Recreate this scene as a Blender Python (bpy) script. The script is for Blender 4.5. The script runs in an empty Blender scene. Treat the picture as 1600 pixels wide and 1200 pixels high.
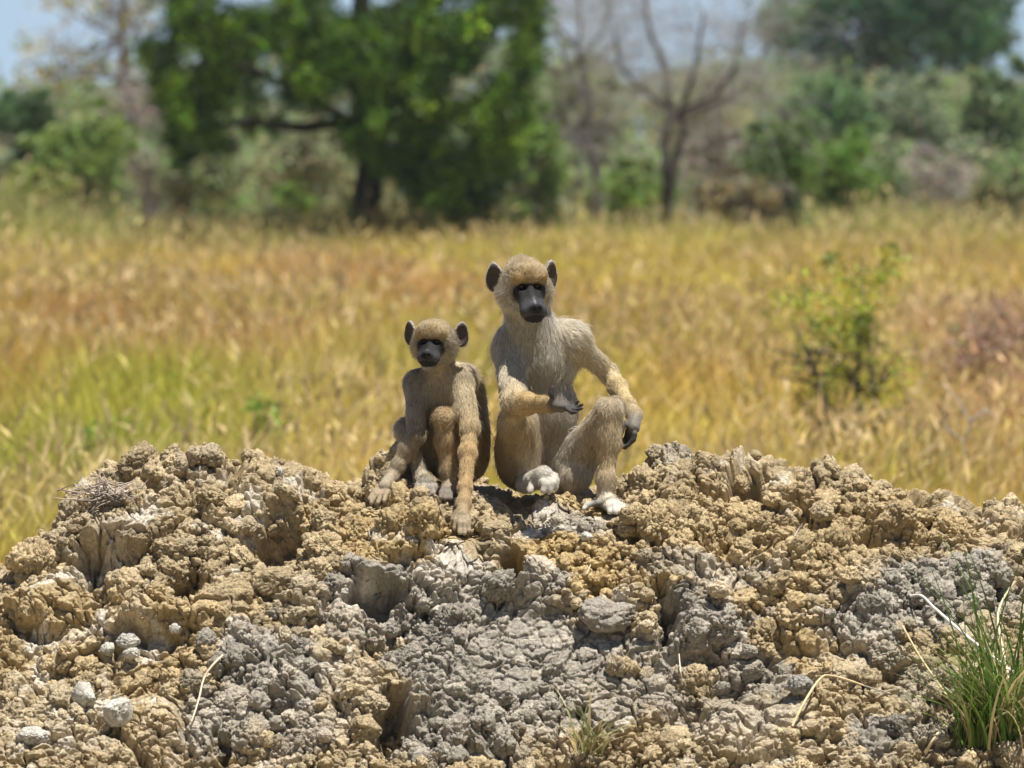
import bpy, math, random
import numpy as np
from mathutils import Vector
random.seed(7)
RNG = np.random.default_rng(11)
SC = bpy.context.scene
COL = SC.collection

# ------------------------------------------------------------------ camera mapping
F = 11100.0                       # focal length in photograph pixels (1600 wide)
CAM = np.array([0.0, -15.0, 1.95])
PITCH = math.atan(390.0 / F)
CP, SP = math.cos(PITCH), math.sin(PITCH)

def Q(px, py, y=0.0):
    """world point seen at photo pixel (px,py) lying at depth y (world Y)"""
    a = (px - 800.0) / F
    b = (600.0 - py) / F
    t = (y - CAM[1]) / (CP + b * SP)
    return np.array([a * t, y, CAM[2] + t * (b * CP - SP)])

def project(p):
    d = p - CAM
    z = d[:, 1] * CP - d[:, 2] * SP
    u = d[:, 1] * SP + d[:, 2] * CP
    return 800 + F * d[:, 0] / z, 600 - F * u / z

# ------------------------------------------------------------------ mesh helpers
def link(o, parent=None):
    COL.objects.link(o)
    if parent is not None:
        o.parent = parent
    return o

def make_mesh(name, V, faces, mat=None, col=None, smooth=True, attrs=None):
    """V (n,3); faces: list of int arrays (m,k)"""
    V = np.asarray(V, np.float32)
    faces = [np.asarray(f, np.int32) for f in faces if len(f)]
    me = bpy.data.meshes.new(name)
    me.vertices.add(len(V))
    me.vertices.foreach_set('co', V.ravel())
    nl = sum(f.size for f in faces)
    npoly = sum(len(f) for f in faces)
    me.loops.add(nl)
    me.polygons.add(npoly)
    me.loops.foreach_set('vertex_index', np.concatenate([f.ravel() for f in faces]))
    tot = np.concatenate([np.full(len(f), f.shape[1], np.int32) for f in faces])
    st = np.concatenate([[0], np.cumsum(tot)[:-1]]).astype(np.int32)
    me.polygons.foreach_set('loop_start', st)
    me.update(calc_edges=True)
    me.polygons.foreach_set('use_smooth', np.full(npoly, smooth, bool))
    if col is not None:
        a = me.color_attributes.new('Col', 'FLOAT_COLOR', 'POINT')
        c4 = np.ones((len(V), 4), np.float32)
        c4[:, :3] = col
        a.data.foreach_set('color', c4.ravel())
    if attrs:
        for k, v in attrs.items():
            a = me.attributes.new(k, 'FLOAT', 'POINT')
            a.data.foreach_set('value', np.asarray(v, np.float32))
    if mat is not None:
        me.materials.append(mat)
    return me

def obj(name, me, parent=None, loc=None):
    o = bpy.data.objects.new(name, me)
    if loc is not None:
        o.location = [float(v) for v in loc]
    return link(o, parent)

def tag(o, label=None, cat=None, group=None, kind=None):
    if label: o['label'] = label
    if cat: o['category'] = cat
    if group: o['group'] = group
    if kind: o['kind'] = kind
    return o

def empty(name, loc, label, cat, group=None):
    o = bpy.data.objects.new(name, None)
    o.location = [float(v) for v in loc]
    o.empty_display_size = 0.05
    link(o)
    return tag(o, label, cat, group)

class MB:
    """accumulates tubes / leaves / lumps with a colour per vertex"""
    def __init__(s):
        s.V, s.C, s.Q, s.T, s.n = [], [], [], [], 0
    def add(s, V, quads=None, tris=None, col=(0.5, 0.5, 0.5)):
        V = np.asarray(V, float)
        c = np.empty((len(V), 3)); c[:] = col
        s.V.append(V); s.C.append(c)
        if quads is not None and len(quads): s.Q.append(np.asarray(quads) + s.n)
        if tris is not None and len(tris): s.T.append(np.asarray(tris) + s.n)
        s.n += len(V)
    def tube(s, pts, rad, k=6, col=(0.1, 0.08, 0.06)):
        pts = np.asarray(pts, float); m = len(pts)
        rad = np.broadcast_to(np.asarray(rad, float), (m,))
        tan = np.gradient(pts, axis=0)
        tan /= np.linalg.norm(tan, axis=1)[:, None] + 1e-12
        ref = np.array([0.31, 0.93, 0.2])
        a = np.cross(tan, ref); a /= np.linalg.norm(a, axis=1)[:, None] + 1e-9
        b = np.cross(tan, a)
        th = np.arange(k) * 2 * math.pi / k
        V = pts[:, None] + rad[:, None, None] * (np.cos(th)[None, :, None] * a[:, None] + np.sin(th)[None, :, None] * b[:, None])
        i = np.arange(m - 1)[:, None]; j = np.arange(k)[None]
        q = np.stack([i * k + j, i * k + (j + 1) % k, (i + 1) * k + (j + 1) % k, (i + 1) * k + j], -1).reshape(-1, 4)
        s.add(V.reshape(-1, 3), quads=q, col=col)
    def build(s, name, mat, parent=None, loc=(0, 0, 0), smooth=True):
        V = np.concatenate(s.V) - np.asarray(loc, float)
        fs = []
        if s.Q: fs.append(np.concatenate(s.Q))
        if s.T: fs.append(np.concatenate(s.T))
        me = make_mesh(name, V, fs, mat, np.concatenate(s.C), smooth)
        return obj(name, me, parent, loc if parent is None else None)

# ------------------------------------------------------------------ noise
def _h(ix, iy, iz, seed):
    ix = ix.astype(np.int64); iy = iy.astype(np.int64); iz = iz.astype(np.int64)
    n = (ix * 374761393 + iy * 668265263 + iz * 2147483647 + seed * 974634541) & 0xFFFFFFFF
    n = ((n ^ (n >> 13)) * 1274126177) & 0xFFFFFFFF
    n = ((n ^ (n >> 16)) * 2246822519) & 0xFFFFFFFF
    n = n ^ (n >> 15)
    return (n & 0xFFFFFF) / float(0x1000000)

def vnoise(p, scale, seed=0):
    q = p / scale
    i = np.floor(q); f = q - i
    f = f * f * f * (f * (f * 6 - 15) + 10)
    r = 0
    for dx in (0, 1):
        wx = f[:, 0] if dx else 1 - f[:, 0]
        for dy in (0, 1):
            wy = f[:, 1] if dy else 1 - f[:, 1]
            for dz in (0, 1):
                wz = f[:, 2] if dz else 1 - f[:, 2]
                r = r + wx * wy * wz * _h(i[:, 0] + dx, i[:, 1] + dy, i[:, 2] + dz, seed)
    return r

def fbm(p, scale, octaves=4, seed=0, gain=0.5):
    r = 0; a = 1; t = 0
    for o in range(octaves):
        r = r + a * vnoise(p + 13.7 * o, scale, seed + o); t += a
        a *= gain; scale *= 0.5
    return r / t          # 0..1

def voronoi(p, scale, seed=0):
    out1 = np.empty(len(p)); out2 = np.empty(len(p)); outh = np.empty(len(p))
    for s in range(0, len(p), 150000):
        q = p[s:s + 150000] / scale
        i = np.floor(q)
        f1 = np.full(len(q), 9.0); f2 = np.full(len(q), 9.0); hh = np.zeros(len(q))
        for dx in (-1, 0, 1):
            for dy in (-1, 0, 1):
                for dz in (-1, 0, 1):
                    cx, cy, cz = i[:, 0] + dx, i[:, 1] + dy, i[:, 2] + dz
                    d = np.sqrt((cx + _h(cx, cy, cz, seed) - q[:, 0]) ** 2 + (cy + _h(cx, cy, cz, seed + 1) - q[:, 1]) ** 2 + (cz + _h(cx, cy, cz, seed + 2) - q[:, 2]) ** 2)
                    hid = _h(cx, cy, cz, seed + 3)
                    m = d < f1
                    f2 = np.where(m, f1, np.minimum(f2, d))
                    hh = np.where(m, hid, hh)
                    f1 = np.where(m, d, f1)
        out1[s:s + 150000] = f1; out2[s:s + 150000] = f2; outh[s:s + 150000] = hh
    return out1, out2, outh

def sstep(a, b, x):
    t = np.clip((x - a) / (b - a), 0, 1)
    return t * t * (3 - 2 * t)

def mixc(a, b, t):
    a = np.asarray(a, float); b = np.asarray(b, float)
    return a + (b - a) * np.asarray(t)[..., None]

# ------------------------------------------------------------------ materials
def new_mat(name):
    m = bpy.data.materials.new(name); m.use_nodes = True
    nt = m.node_tree; nt.nodes.clear()
    out = nt.nodes.new('ShaderNodeOutputMaterial')
    return m, nt, out

def mat_vcol(name, rough=0.9, noise_scale=None, var=0.25, bump=0.0, bscale=200, trans=0.0, spec=0.2):
    """vertex-coloured natural surface: object-space noise varies the pigment, bump roughens it"""
    m, nt, out = new_mat(name)
    N = nt.nodes; L = nt.links
    at = N.new('ShaderNodeAttribute'); at.attribute_name = 'Col'
    bs = N.new('ShaderNodeBsdfPrincipled')
    bs.inputs['Roughness'].default_value = rough
    bs.inputs['Specular IOR Level'].default_value = spec
    c = at.outputs['Color']
    tc = N.new('ShaderNodeTexCoord')
    if noise_scale:
        no = N.new('ShaderNodeTexNoise'); no.inputs['Scale'].default_value = noise_scale
        no.inputs['Detail'].default_value = 6
        L.new(tc.outputs['Object'], no.inputs['Vector'])
        mr = N.new('ShaderNodeMapRange')
        mr.inputs['From Min'].default_value = 0.3; mr.inputs['From Max'].default_value = 0.7
        mr.inputs['To Min'].default_value = 1 - var; mr.inputs['To Max'].default_value = 1 + var
        L.new(no.outputs['Fac'], mr.inputs['Value'])
        mx = N.new('ShaderNodeVectorMath'); mx.operation = 'SCALE'
        L.new(c, mx.inputs[0]); L.new(mr.outputs[0], mx.inputs['Scale'])
        c = mx.outputs[0]
    L.new(c, bs.inputs['Base Color'])
    if bump:
        n2 = N.new('ShaderNodeTexNoise'); n2.inputs['Scale'].default_value = bscale
        n2.inputs['Detail'].default_value = 8; n2.inputs['Roughness'].default_value = 0.65
        L.new(tc.outputs['Object'], n2.inputs['Vector'])
        bp = N.new('ShaderNodeBump'); bp.inputs['Strength'].default_value = 1.0
        bp.inputs['Distance'].default_value = bump
        L.new(n2.outputs['Fac'], bp.inputs['Height'])
        L.new(bp.outputs[0], bs.inputs['Normal'])
    sh = bs.outputs[0]
    if trans:
        tr = N.new('ShaderNodeBsdfTranslucent')
        L.new(c, tr.inputs['Color'])
        ms = N.new('ShaderNodeMixShader'); ms.inputs[0].default_value = trans
        L.new(sh, ms.inputs[1]); L.new(tr.outputs[0], ms.inputs[2])
        sh = ms.outputs[0]
    L.new(sh, out.inputs['Surface'])
    return m
# ================================================================== MOUND
CREST = np.array([(-700, 960), (-300, 950), (-60, 900), (10, 885), (50, 850), (100, 825), (140, 778), (200, 765), (240, 752), (280, 738), (335, 738),
    (380, 752), (430, 748), (470, 762), (520, 775), (560, 768), (580, 748), (640, 752), (700, 755), (760, 752), (800, 765),
    (960, 760), (1010, 745), (1045, 712), (1090, 718), (1130, 738), (1160, 752), (1200, 747), (1240, 760), (1280, 748),
    (1300, 755), (1340, 766), (1400, 772), (1450, 772), (1490, 768), (1530, 782), (1600, 808), (1700, 850), (1900, 900), (2300, 930)], float)
YC = 0.07
_cz = np.array([Q(x, y, YC)[2] for x, y in CREST]); _cx = np.array([Q(x, y, YC)[0] for x, y in CREST])

def base_z(x, y):
    zc = np.interp(x, _cx, _cz)
    zlow = np.interp(x, [-3, -1.2, 0, 1.2, 3], [0.95, 1.12, 1.21, 1.15, 0.95])
    k = sstep(0.0, 0.55, np.abs(y - YC))          # silhouette detail only near the crest
    zc = zc * (1 - k) + zlow * k
    t = YC - y
    front = 0.32 * np.minimum(t, 0.22) + 0.73 * np.maximum(t - 0.22, 0)
    # gentle undulation of the slope
    front = front + 0.035 * np.sin(x * 4.1 + 1.0) * sstep(0.2, 0.6, t) + 0.02 * np.sin(x * 9.0 + y * 7) * sstep(0.2, 0.5, t)
    back = 0.25 * np.minimum(-t, 0.15) + 0.85 * np.maximum(-t - 0.15, 0)
    z = zc - np.where(t > 0, front, back)
    # flatten out into the ground
    return np.where(z > 0.12, z, 0.12 * np.exp((z - 0.12) / 0.12) - 0.02)

def hit(px, py):
    """point of the base mound seen at a photo pixel"""
    ys = np.linspace(-1.6, 0.6, 900)
    P = np.array([Q(px, py, y) for y in ys])
    below = P[:, 2] < base_z(P[:, 0], P[:, 1])
    k = int(np.argmax(below)) if below.any() else len(ys) - 1
    return P[k]

# features: px, py, rx, ry, depth (m, + out, - in), power
FEAT = [
    (440, 850, 62, 46, -0.085), (395, 800, 70, 22, 0.03), (470, 790, 50, 22, 0.025), (505, 850, 22, 45, 0.03),
    (165, 890, 55, 38, -0.06), (190, 845, 70, 20, 0.035), (300, 905, 34, 30, -0.065), (308, 850, 7, 60, -0.05),
    (585, 950, 48, 34, -0.085), (560, 905, 60, 20, 0.045), (640, 930, 22, 40, 0.035),
    (803, 893, 24, 30, -0.13), (775, 850, 55, 20, 0.03), (860, 930, 60, 34, 0.035),
    (1000, 845, 42, 18, -0.05), (990, 818, 60, 16, 0.035), (1035, 965, 22, 40, -0.07), (1095, 975, 60, 55, 0.04),
    (1165, 775, 30, 16, -0.05), (1150, 752, 40, 14, 0.03), (1375, 845, 50, 18, -0.06), (1370, 815, 60, 22, 0.035), (1270, 815, 22, 20, -0.05),
    (610, 1140, 30, 50, -0.10), (690, 1080, 75, 70, 0.055), (750, 1165, 50, 30, 0.03), (540, 1010, 40, 30, 0.02),
    (345, 1165, 20, 30, -0.07), (440, 1110, 40, 22, -0.03), (415, 1040, 60, 60, 0.03), (470, 965, 40, 25, 0.02),
    (1080, 1110, 30, 30, -0.06), (1095, 1030, 45, 20, -0.05), (1385, 1000, 45, 55, 0.03), (1395, 1060, 40, 16, -0.05), (1540, 920, 50, 30, 0.02), (1480, 905, 90, 40, 0.03),
    (1500, 1130, 90, 60, -0.04), (1000, 1040, 30, 22, -0.02), (60, 960, 50, 25, 0.02), (60, 1000, 40, 14, -0.03), (240, 1000, 60, 18, -0.03), (250, 965, 90, 22, 0.03),
    (310, 725, 42, 16, 0.02), (1045, 715, 26, 14, 0.02), (1290, 745, 18, 22, 0.03),
    (230, 772, 40, 12, -0.03), (620, 750, 40, 18, 0.02), (600, 790, 50, 20, -0.02), (760, 775, 50, 22, 0.015),
    (890, 775, 30, 14, 0.02), (1230, 790, 60, 16, 0.02), (1190, 850, 50, 16, -0.025), (1240, 880, 50, 20, 0.025), (1330, 930, 60, 20, 0.02), (1300, 1030, 50, 20, -0.02),
]
# grey clay patches: px, py, rx, ry, strength
GREY = [(760, 960, 190, 70, 1), (870, 1010, 180, 60, .9), (720, 1060, 130, 80, 1), (900, 1090, 160, 60, .8), (420, 1050, 80, 70, 1), (380, 1120, 90, 60, .8),
        (620, 920, 110, 45, .9), (1100, 975, 90, 55, 1), (1180, 1050, 70, 40, .8), (1480, 930, 150, 60, 1), (1370, 980, 60, 60, 1), (1060, 890, 60, 26, .6),
        (1060, 715, 60, 18, .6), (890, 820, 60, 18, .8), (1130, 1120, 110, 40, .5), (480, 960, 60, 30, .4), (720, 1160, 110, 50, .9), (560, 985, 60, 30, .7),
        (1180, 905, 50, 20, .5), (1450, 1080, 60, 40, .5), (1460, 1140, 40, 30, .7), (1370, 1165, 60, 25, .9), (150, 850, 60, 40, .25), (460, 1150, 60, 40, .7)]
OCHRE = [(870, 900, 90, 70, 1), (910, 1005, 60, 16, 1), (620, 850, 120, 36, .8), (250, 990, 200, 60, .5), (1150, 850, 250, 80, .4), (1260, 1000, 100, 60, .6), (80, 980, 110, 90, .4),
         (900, 800, 60, 20, .6), (560, 800, 90, 30, .4), (960, 1110, 60, 30, .2), (250, 1090, 120, 60, .3), (1400, 815, 110, 40, .4)]
WHITE = [(690, 905, 70, 20, .9), (200, 1000, 70, 30, .8), (100, 1010, 60, 16, .6), (1110, 900, 60, 30, .7), (560, 985, 80, 36, .5), (1150, 885, 60, 16, .6),
         (1280, 970, 60, 30, .7), (90, 1140, 100, 50, .6), (520, 1090, 70, 70, .55), (1190, 1150, 130, 40, .6), (1020, 1030, 60, 20, .7), (1370, 1030, 70, 30, .7), (690, 862, 26, 12, 1), (740, 940, 80, 30, .4), (840, 1150, 100, 40, .4),
         (1050, 800, 90, 20, .3), (300, 1130, 80, 50, .3)]
PADS = []           # (x,y,z,r): places where an animal rests on the clay

def gauss_list(lst, px, py, warp, k=5):
    r = np.zeros(len(px))
    for it in lst:
        d = ((px - it[0]) / it[2]) ** 2 + ((py - it[1]) / it[3]) ** 2
        d = np.sqrt(d) + warp
        r = np.maximum(r, it[4] * (1 - sstep(0.75, 1.2, d)))
    return r

SMOOTHG = {}
def mound_surface(P, nrm):
    """displace base points P along nrm -> final points, plus pigments"""
    px, py = project(P)
    n = len(P)
    w = np.stack([fbm(P, 0.09, 3, 40) - .5, fbm(P, 0.09, 3, 50) - .5, fbm(P, 0.09, 3, 60) - .5], 1)
    W = P + w * 0.05
    w2 = np.stack([fbm(P, 0.02, 3, 41) - .5, fbm(P, 0.02, 3, 51) - .5, fbm(P, 0.02, 3, 61) - .5], 1)
    W2 = W + w2 * 0.012
    a1, b1, h1 = voronoi(W2, 0.17, 1)
    a2, b2, h2 = voronoi(W2 * np.array([1, 1, .85]), 0.075, 11)
    a3, b3, h3 = voronoi(W2, 0.032, 21)
    a4, b4, h4 = voronoi(W + w2 * .01, 0.0135, 31)
    grey = gauss_list(GREY, px, py, (fbm(P, 0.08, 4, 70) - .5) * 1.3 + (h3 - .5) * .25)
    ochre = gauss_list(OCHRE, px, py, (fbm(P, 0.08, 4, 80) - .5) * 1.2)
    smoothg = sstep(.4, .9, grey) * sstep(690, 760, px) * sstep(1100, 1030, px) * sstep(925, 960, py) * sstep(1120, 1060, py)
    SMOOTHG['v'] = smoothg
    rough = np.clip(0.15 + 1.7 * fbm(P, 0.20, 3, 90), .3, 1.6)
    rough = rough * (1 - 0.82 * smoothg)
    dome1 = np.clip(1 - (a1 / 0.95) ** 2, 0, 1) ** .65
    dome2 = np.clip(1 - (a2 / 0.95) ** 2, 0, 1) ** .6
    dome3 = np.clip(1 - (a3 / 0.95) ** 2, 0, 1) ** .7
    dome4 = np.clip(1 - (a4 / 0.95) ** 2, 0, 1) ** .8
    big = dome1 * (0.4 + 0.6 * h1)
    ds = 0.065 * (big - 0.45) * (0.6 + 0.4 * rough)
    ds += rough * 0.019 * (dome2 * (0.4 + h2) - 0.5)
    ds += rough * 0.008 * (dome3 * (0.3 + h3) - 0.5)
    ds += 0.0055 * (dome4 * (0.3 + h4) - 0.5)
    ds += rough * 0.014 * (fbm(W, 0.06, 4, 96) - .5) + rough * .010 * (fbm(W2, 0.022, 3, 97) - .5)
    a0, b0, h0 = voronoi(W2, 0.30, 61)
    ds += .07 * (np.clip(1 - (a0 / .95) ** 2, 0, 1) ** .6 * (.4 + .6 * h0) - .45) * (1 - smoothg)
    ds -= 0.022 * (1 - sstep(0.0, 0.11, b1 - a1)) * (h1 > .3) * (1 - smoothg)
    # drying cracks
    ds -= 0.026 * (1 - sstep(0.0, 0.08, b2 - a2)) * (h2 > .25)
    ds -= 0.016 * (1 - sstep(0.0, 0.13, b3 - a3)) * (fbm(P, .1, 2, 33) > .42)
    ds -= 0.004 * (1 - sstep(0.0, 0.14, b4 - a4))
    ds += 0.011 * (fbm(P, 0.014, 4, 95, .6) - .5)
    ds = ds * (1 - .45 * smoothg)
    f = np.zeros(n)
    wob = (fbm(P, 0.05, 3, 99) - .5) * 0.9
    wx = (fbm(P, 0.04, 3, 98) - .5) * 46
    for (fx, fy, rx, ry, dep) in FEAT:
        d = np.sqrt(((px + wx - fx) / rx) ** 2 + ((py - fy) / ry) ** 2) + wob
        f += (dep * 1.35 if dep < 0 else dep) * (1 - sstep(0.35, 1.15, d))
    SMOOTHG['f'] = f
    D = P + nrm * (ds + f)[:, None]
    D[:, 2] = np.where(P[:, 2] < 0.1, P[:, 2] * .6 + D[:, 2] * .4, D[:, 2])
    for (x, y, z, r) in PADS:
        d = np.hypot(D[:, 0] - x, D[:, 1] - y)
        k = 1 - sstep(0.45, 1.7, d / r)
        tgt = z - 0.006 + np.clip(D[:, 2] - P[:, 2], -.05, .05) * .3 - .35 * np.maximum(y - D[:, 1], 0)
        D[:, 2] += k * (tgt - D[:, 2])
    # pigments
    tan = mixc((.46, .355, .205), (.41, .33, .21), fbm(P, .05, 4, 110))
    tan = tan * (0.86 + 0.28 * h3[:, None]) * (0.9 + .2 * h2[:, None])
    c = mixc(tan, (.50, .36, .165), ochre * .8)
    gcol = mixc((.31, .275, .225), (.41, .37, .305), fbm(P, .03, 4, 120)) * (0.88 + 0.24 * h3[:, None])
    c = c + (gcol - c) * np.clip(grey * 1.1, 0, 1)[:, None]
    wm = gauss_list(WHITE, px, py, (fbm(P, 0.05, 4, 130) - .5) * 1.5)
    wm = np.maximum(wm * 1.0,   .8 * sstep(.56, .68, fbm(P, .07, 4, 140)))
    wm *= (1 - sstep(.25, .7, dome2 * (.3 + h2)) * .65)       # dust gathers in the low places
    wm = wm * (1 - .75 * smoothg)
    SMOOTHG['c'] = c.copy()
    c = c + (np.array([.74, .67, .56]) - c) * np.clip(wm, 0, 1)[:, None]
    c = c * (0.92 + .16 * h4[:, None])
    return D, c

def base_normals(x, y):
    e = 0.03
    dx = (base_z(x + e, y) - base_z(x - e, y)) / (2 * e)
    dy = (base_z(x, y + e) - base_z(x, y - e)) / (2 * e)
    P = np.stack([x, y, np.zeros_like(x)], 1)
    wob = np.stack([fbm(P, .12, 2, 600 + i) - .5 for i in range(3)], 1) * np.array([.6, .4, .3])
    nrm = np.stack([-dx * .5, -dy * 1.1 - .6 * sstep(-.05, .25, YC - y), np.ones_like(dx)], 1) + wob
    nrm /= np.linalg.norm(nrm, axis=1)[:, None]
    return nrm

def build_mound():
    def axis(a, b, step, lo, hi, coarse):
        mid = np.arange(a, b, step)
        left = a - np.cumsum(np.linspace(step, coarse, int((a - lo) / ((step + coarse) / 2))))
        right = mid[-1] + np.cumsum(np.linspace(step, coarse, int((hi - b) / ((step + coarse) / 2))))
        return np.concatenate([left[::-1], mid, right])
    xs = axis(-1.14, 1.14, MSTEP, -3.2, 3.2, 0.05)
    ys = axis(-0.86, 0.26, MSTEP * .95, -2.4, 2.0, 0.05)
    X, Y = np.meshgrid(xs, ys)
    x = X.ravel(); y = Y.ravel()
    P = np.stack([x, y, base_z(x, y)], 1)
    nrm = base_normals(x, y)
    D, c = mound_surface(P, nrm)
    nx, ny = len(xs), len(ys)
    G = D.reshape(ny, nx, 3)
    for _ in range(1):
        G[1:-1, 1:-1] = .4 * G[1:-1, 1:-1] + .15 * (G[:-2, 1:-1] + G[2:, 1:-1] + G[1:-1, :-2] + G[1:-1, 2:])
    D = G.reshape(-1, 3)
    i = np.arange(ny - 1)[:, None] * nx + np.arange(nx - 1)[None]
    q = np.stack([i, i + 1, i + nx + 1, i + nx], -1).reshape(-1, 4)
    m = clay_mat()
    o = obj('mound', make_mesh('mound', D, [q], m, c))
    tag(o, 'broad mound of dried cracked tan and grey clay', 'mound', kind='structure')
    return D.reshape(ny, nx, 3), c.reshape(ny, nx, 3), xs, ys

def clay_mat():
    m, nt, out = new_mat('dried_clay')
    N = nt.nodes; L = nt.links
    at = N.new('ShaderNodeAttribute'); at.attribute_name = 'Col'
    tc = N.new('ShaderNodeTexCoord')
    bs = N.new('ShaderNodeBsdfPrincipled'); bs.inputs['Roughness'].default_value = .95
    bs.inputs['Specular IOR Level'].default_value = .1
    def noise(scale, det, rough=.6):
        n = N.new('ShaderNodeTexNoise'); n.inputs['Scale'].default_value = scale
        n.inputs['Detail'].default_value = det; n.inputs['Roughness'].default_value = rough
        L.new(tc.outputs['Object'], n.inputs['Vector']); return n
    n1 = noise(70, 6); n2 = noise(260, 6, .7)
    mr = N.new('ShaderNodeMapRange')
    mr.inputs['From Min'].default_value = .3; mr.inputs['From Max'].default_value = .7
    mr.inputs['To Min'].default_value = .78; mr.inputs['To Max'].default_value = 1.2
    L.new(n1.outputs['Fac'], mr.inputs['Value'])
    sc = N.new('ShaderNodeVectorMath'); sc.operation = 'SCALE'
    L.new(at.outputs['Color'], sc.inputs[0]); L.new(mr.outputs[0], sc.inputs['Scale'])
    L.new(sc.outputs[0], bs.inputs['Base Color'])
    # grains + fine drying cracks as relief
    vo = N.new('ShaderNodeTexVoronoi'); vo.feature = 'DISTANCE_TO_EDGE'; vo.inputs['Scale'].default_value = 75
    wn = noise(60, 3)
    wa = N.new('ShaderNodeVectorMath'); wa.operation = 'MULTIPLY_ADD'
    wa.inputs[1].default_value = (.02, .02, .02)
    L.new(wn.outputs['Color'], wa.inputs[0]); L.new(tc.outputs['Object'], wa.inputs[2])
    L.new(wa.outputs[0], vo.inputs['Vector'])
    cr = N.new('ShaderNodeMapRange'); cr.inputs['From Max'].default_value = .09
    L.new(vo.outputs['Distance'], cr.inputs['Value'])
    b1 = N.new('ShaderNodeBump'); b1.inputs['Distance'].default_value = .0013
    L.new(cr.outputs[0], b1.inputs['Height'])
    b2 = N.new('ShaderNodeBump'); b2.inputs['Distance'].default_value = .0042
    L.new(n2.outputs['Fac'], b2.inputs['Height']); L.new(b1.outputs[0], b2.inputs['Normal'])
    L.new(b2.outputs[0], bs.inputs['Normal'])
    L.new(bs.outputs[0], out.inputs['Surface'])
    return m

# ------------------------------------------------------------------ lumps (loose stones, clods, crumbs)
def ico(sub):
    t = (1 + 5 ** .5) / 2
    V = np.array([(-1, t, 0), (1, t, 0), (-1, -t, 0), (1, -t, 0), (0, -1, t), (0, 1, t), (0, -1, -t), (0, 1, -t), (t, 0, -1), (t, 0, 1), (-t, 0, -1), (-t, 0, 1)], float)
    Fc = [(0, 11, 5), (0, 5, 1), (0, 1, 7), (0, 7, 10), (0, 10, 11), (1, 5, 9), (5, 11, 4), (11, 10, 2), (10, 7, 6), (7, 1, 8), (3, 9, 4), (3, 4, 2), (3, 2, 6), (3, 6, 8), (3, 8, 9), (4, 9, 5), (2, 4, 11), (6, 2, 10), (8, 6, 7), (9, 8, 1)]
    V = [v / np.linalg.norm(v) for v in V]
    for _ in range(sub):
        mid = {}; out = []
        def m(a, b):
            k = (min(a, b), max(a, b))
            if k not in mid:
                v = V[a] + V[b]; V.append(v / np.linalg.norm(v)); mid[k] = len(V) - 1
            return mid[k]
        for a, b, c in Fc:
            ab, bc, ca = m(a, b), m(b, c), m(c, a)
            out += [(a, ab, ca), (b, bc, ab), (c, ca, bc), (ab, bc, ca)]
        Fc = out
    return np.array(V), np.array(Fc)

def lump(r, seed, sub=4, rough=.5, angular=0.0):
    rough *= 1.5
    V, T = ico(sub)
    off = seed * 7.31
    f1, f2, hh = voronoi(V + off, 0.8, seed)
    g1, g2, gh = voronoi(V + off, 0.3, seed + 5)
    d = 1 + rough * (.45 * (np.clip(1 - f1, 0, 1) - .4) + .22 * (np.clip(1 - g1, 0, 1) - .4) + .5 * (fbm(V + off, .9, 4, seed) - .5))
    if sub > 2:
        k1, k2, _k = voronoi(V + off, 0.17, seed + 9); d += .10 * (np.clip(1 - k1, 0, 1) - .4) - .05 * (1 - sstep(0, .12, k2 - k1))
    d += .25 * rough * (fbm(V + off, .25, 3, seed + 3) - .5)
    d -= .1 * rough * (1 - sstep(0, .1, g2 - g1))
    P = V * d[:, None]
    if angular:
        rr = np.random.default_rng(seed)
        for _ in range(9):
            nn = rr.normal(size=3); nn /= np.linalg.norm(nn)
            h = rr.uniform(.62, .85)
            over = np.maximum(P @ nn - h, 0)
            P -= nn * over[:, None] * angular
    return P * np.asarray(r), T, d
# ================================================================== BABOONS (one smooth-blended surface each)
def nrmz(v):
    v = np.asarray(v, float); return v / (np.linalg.norm(v) + 1e-12)

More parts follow.
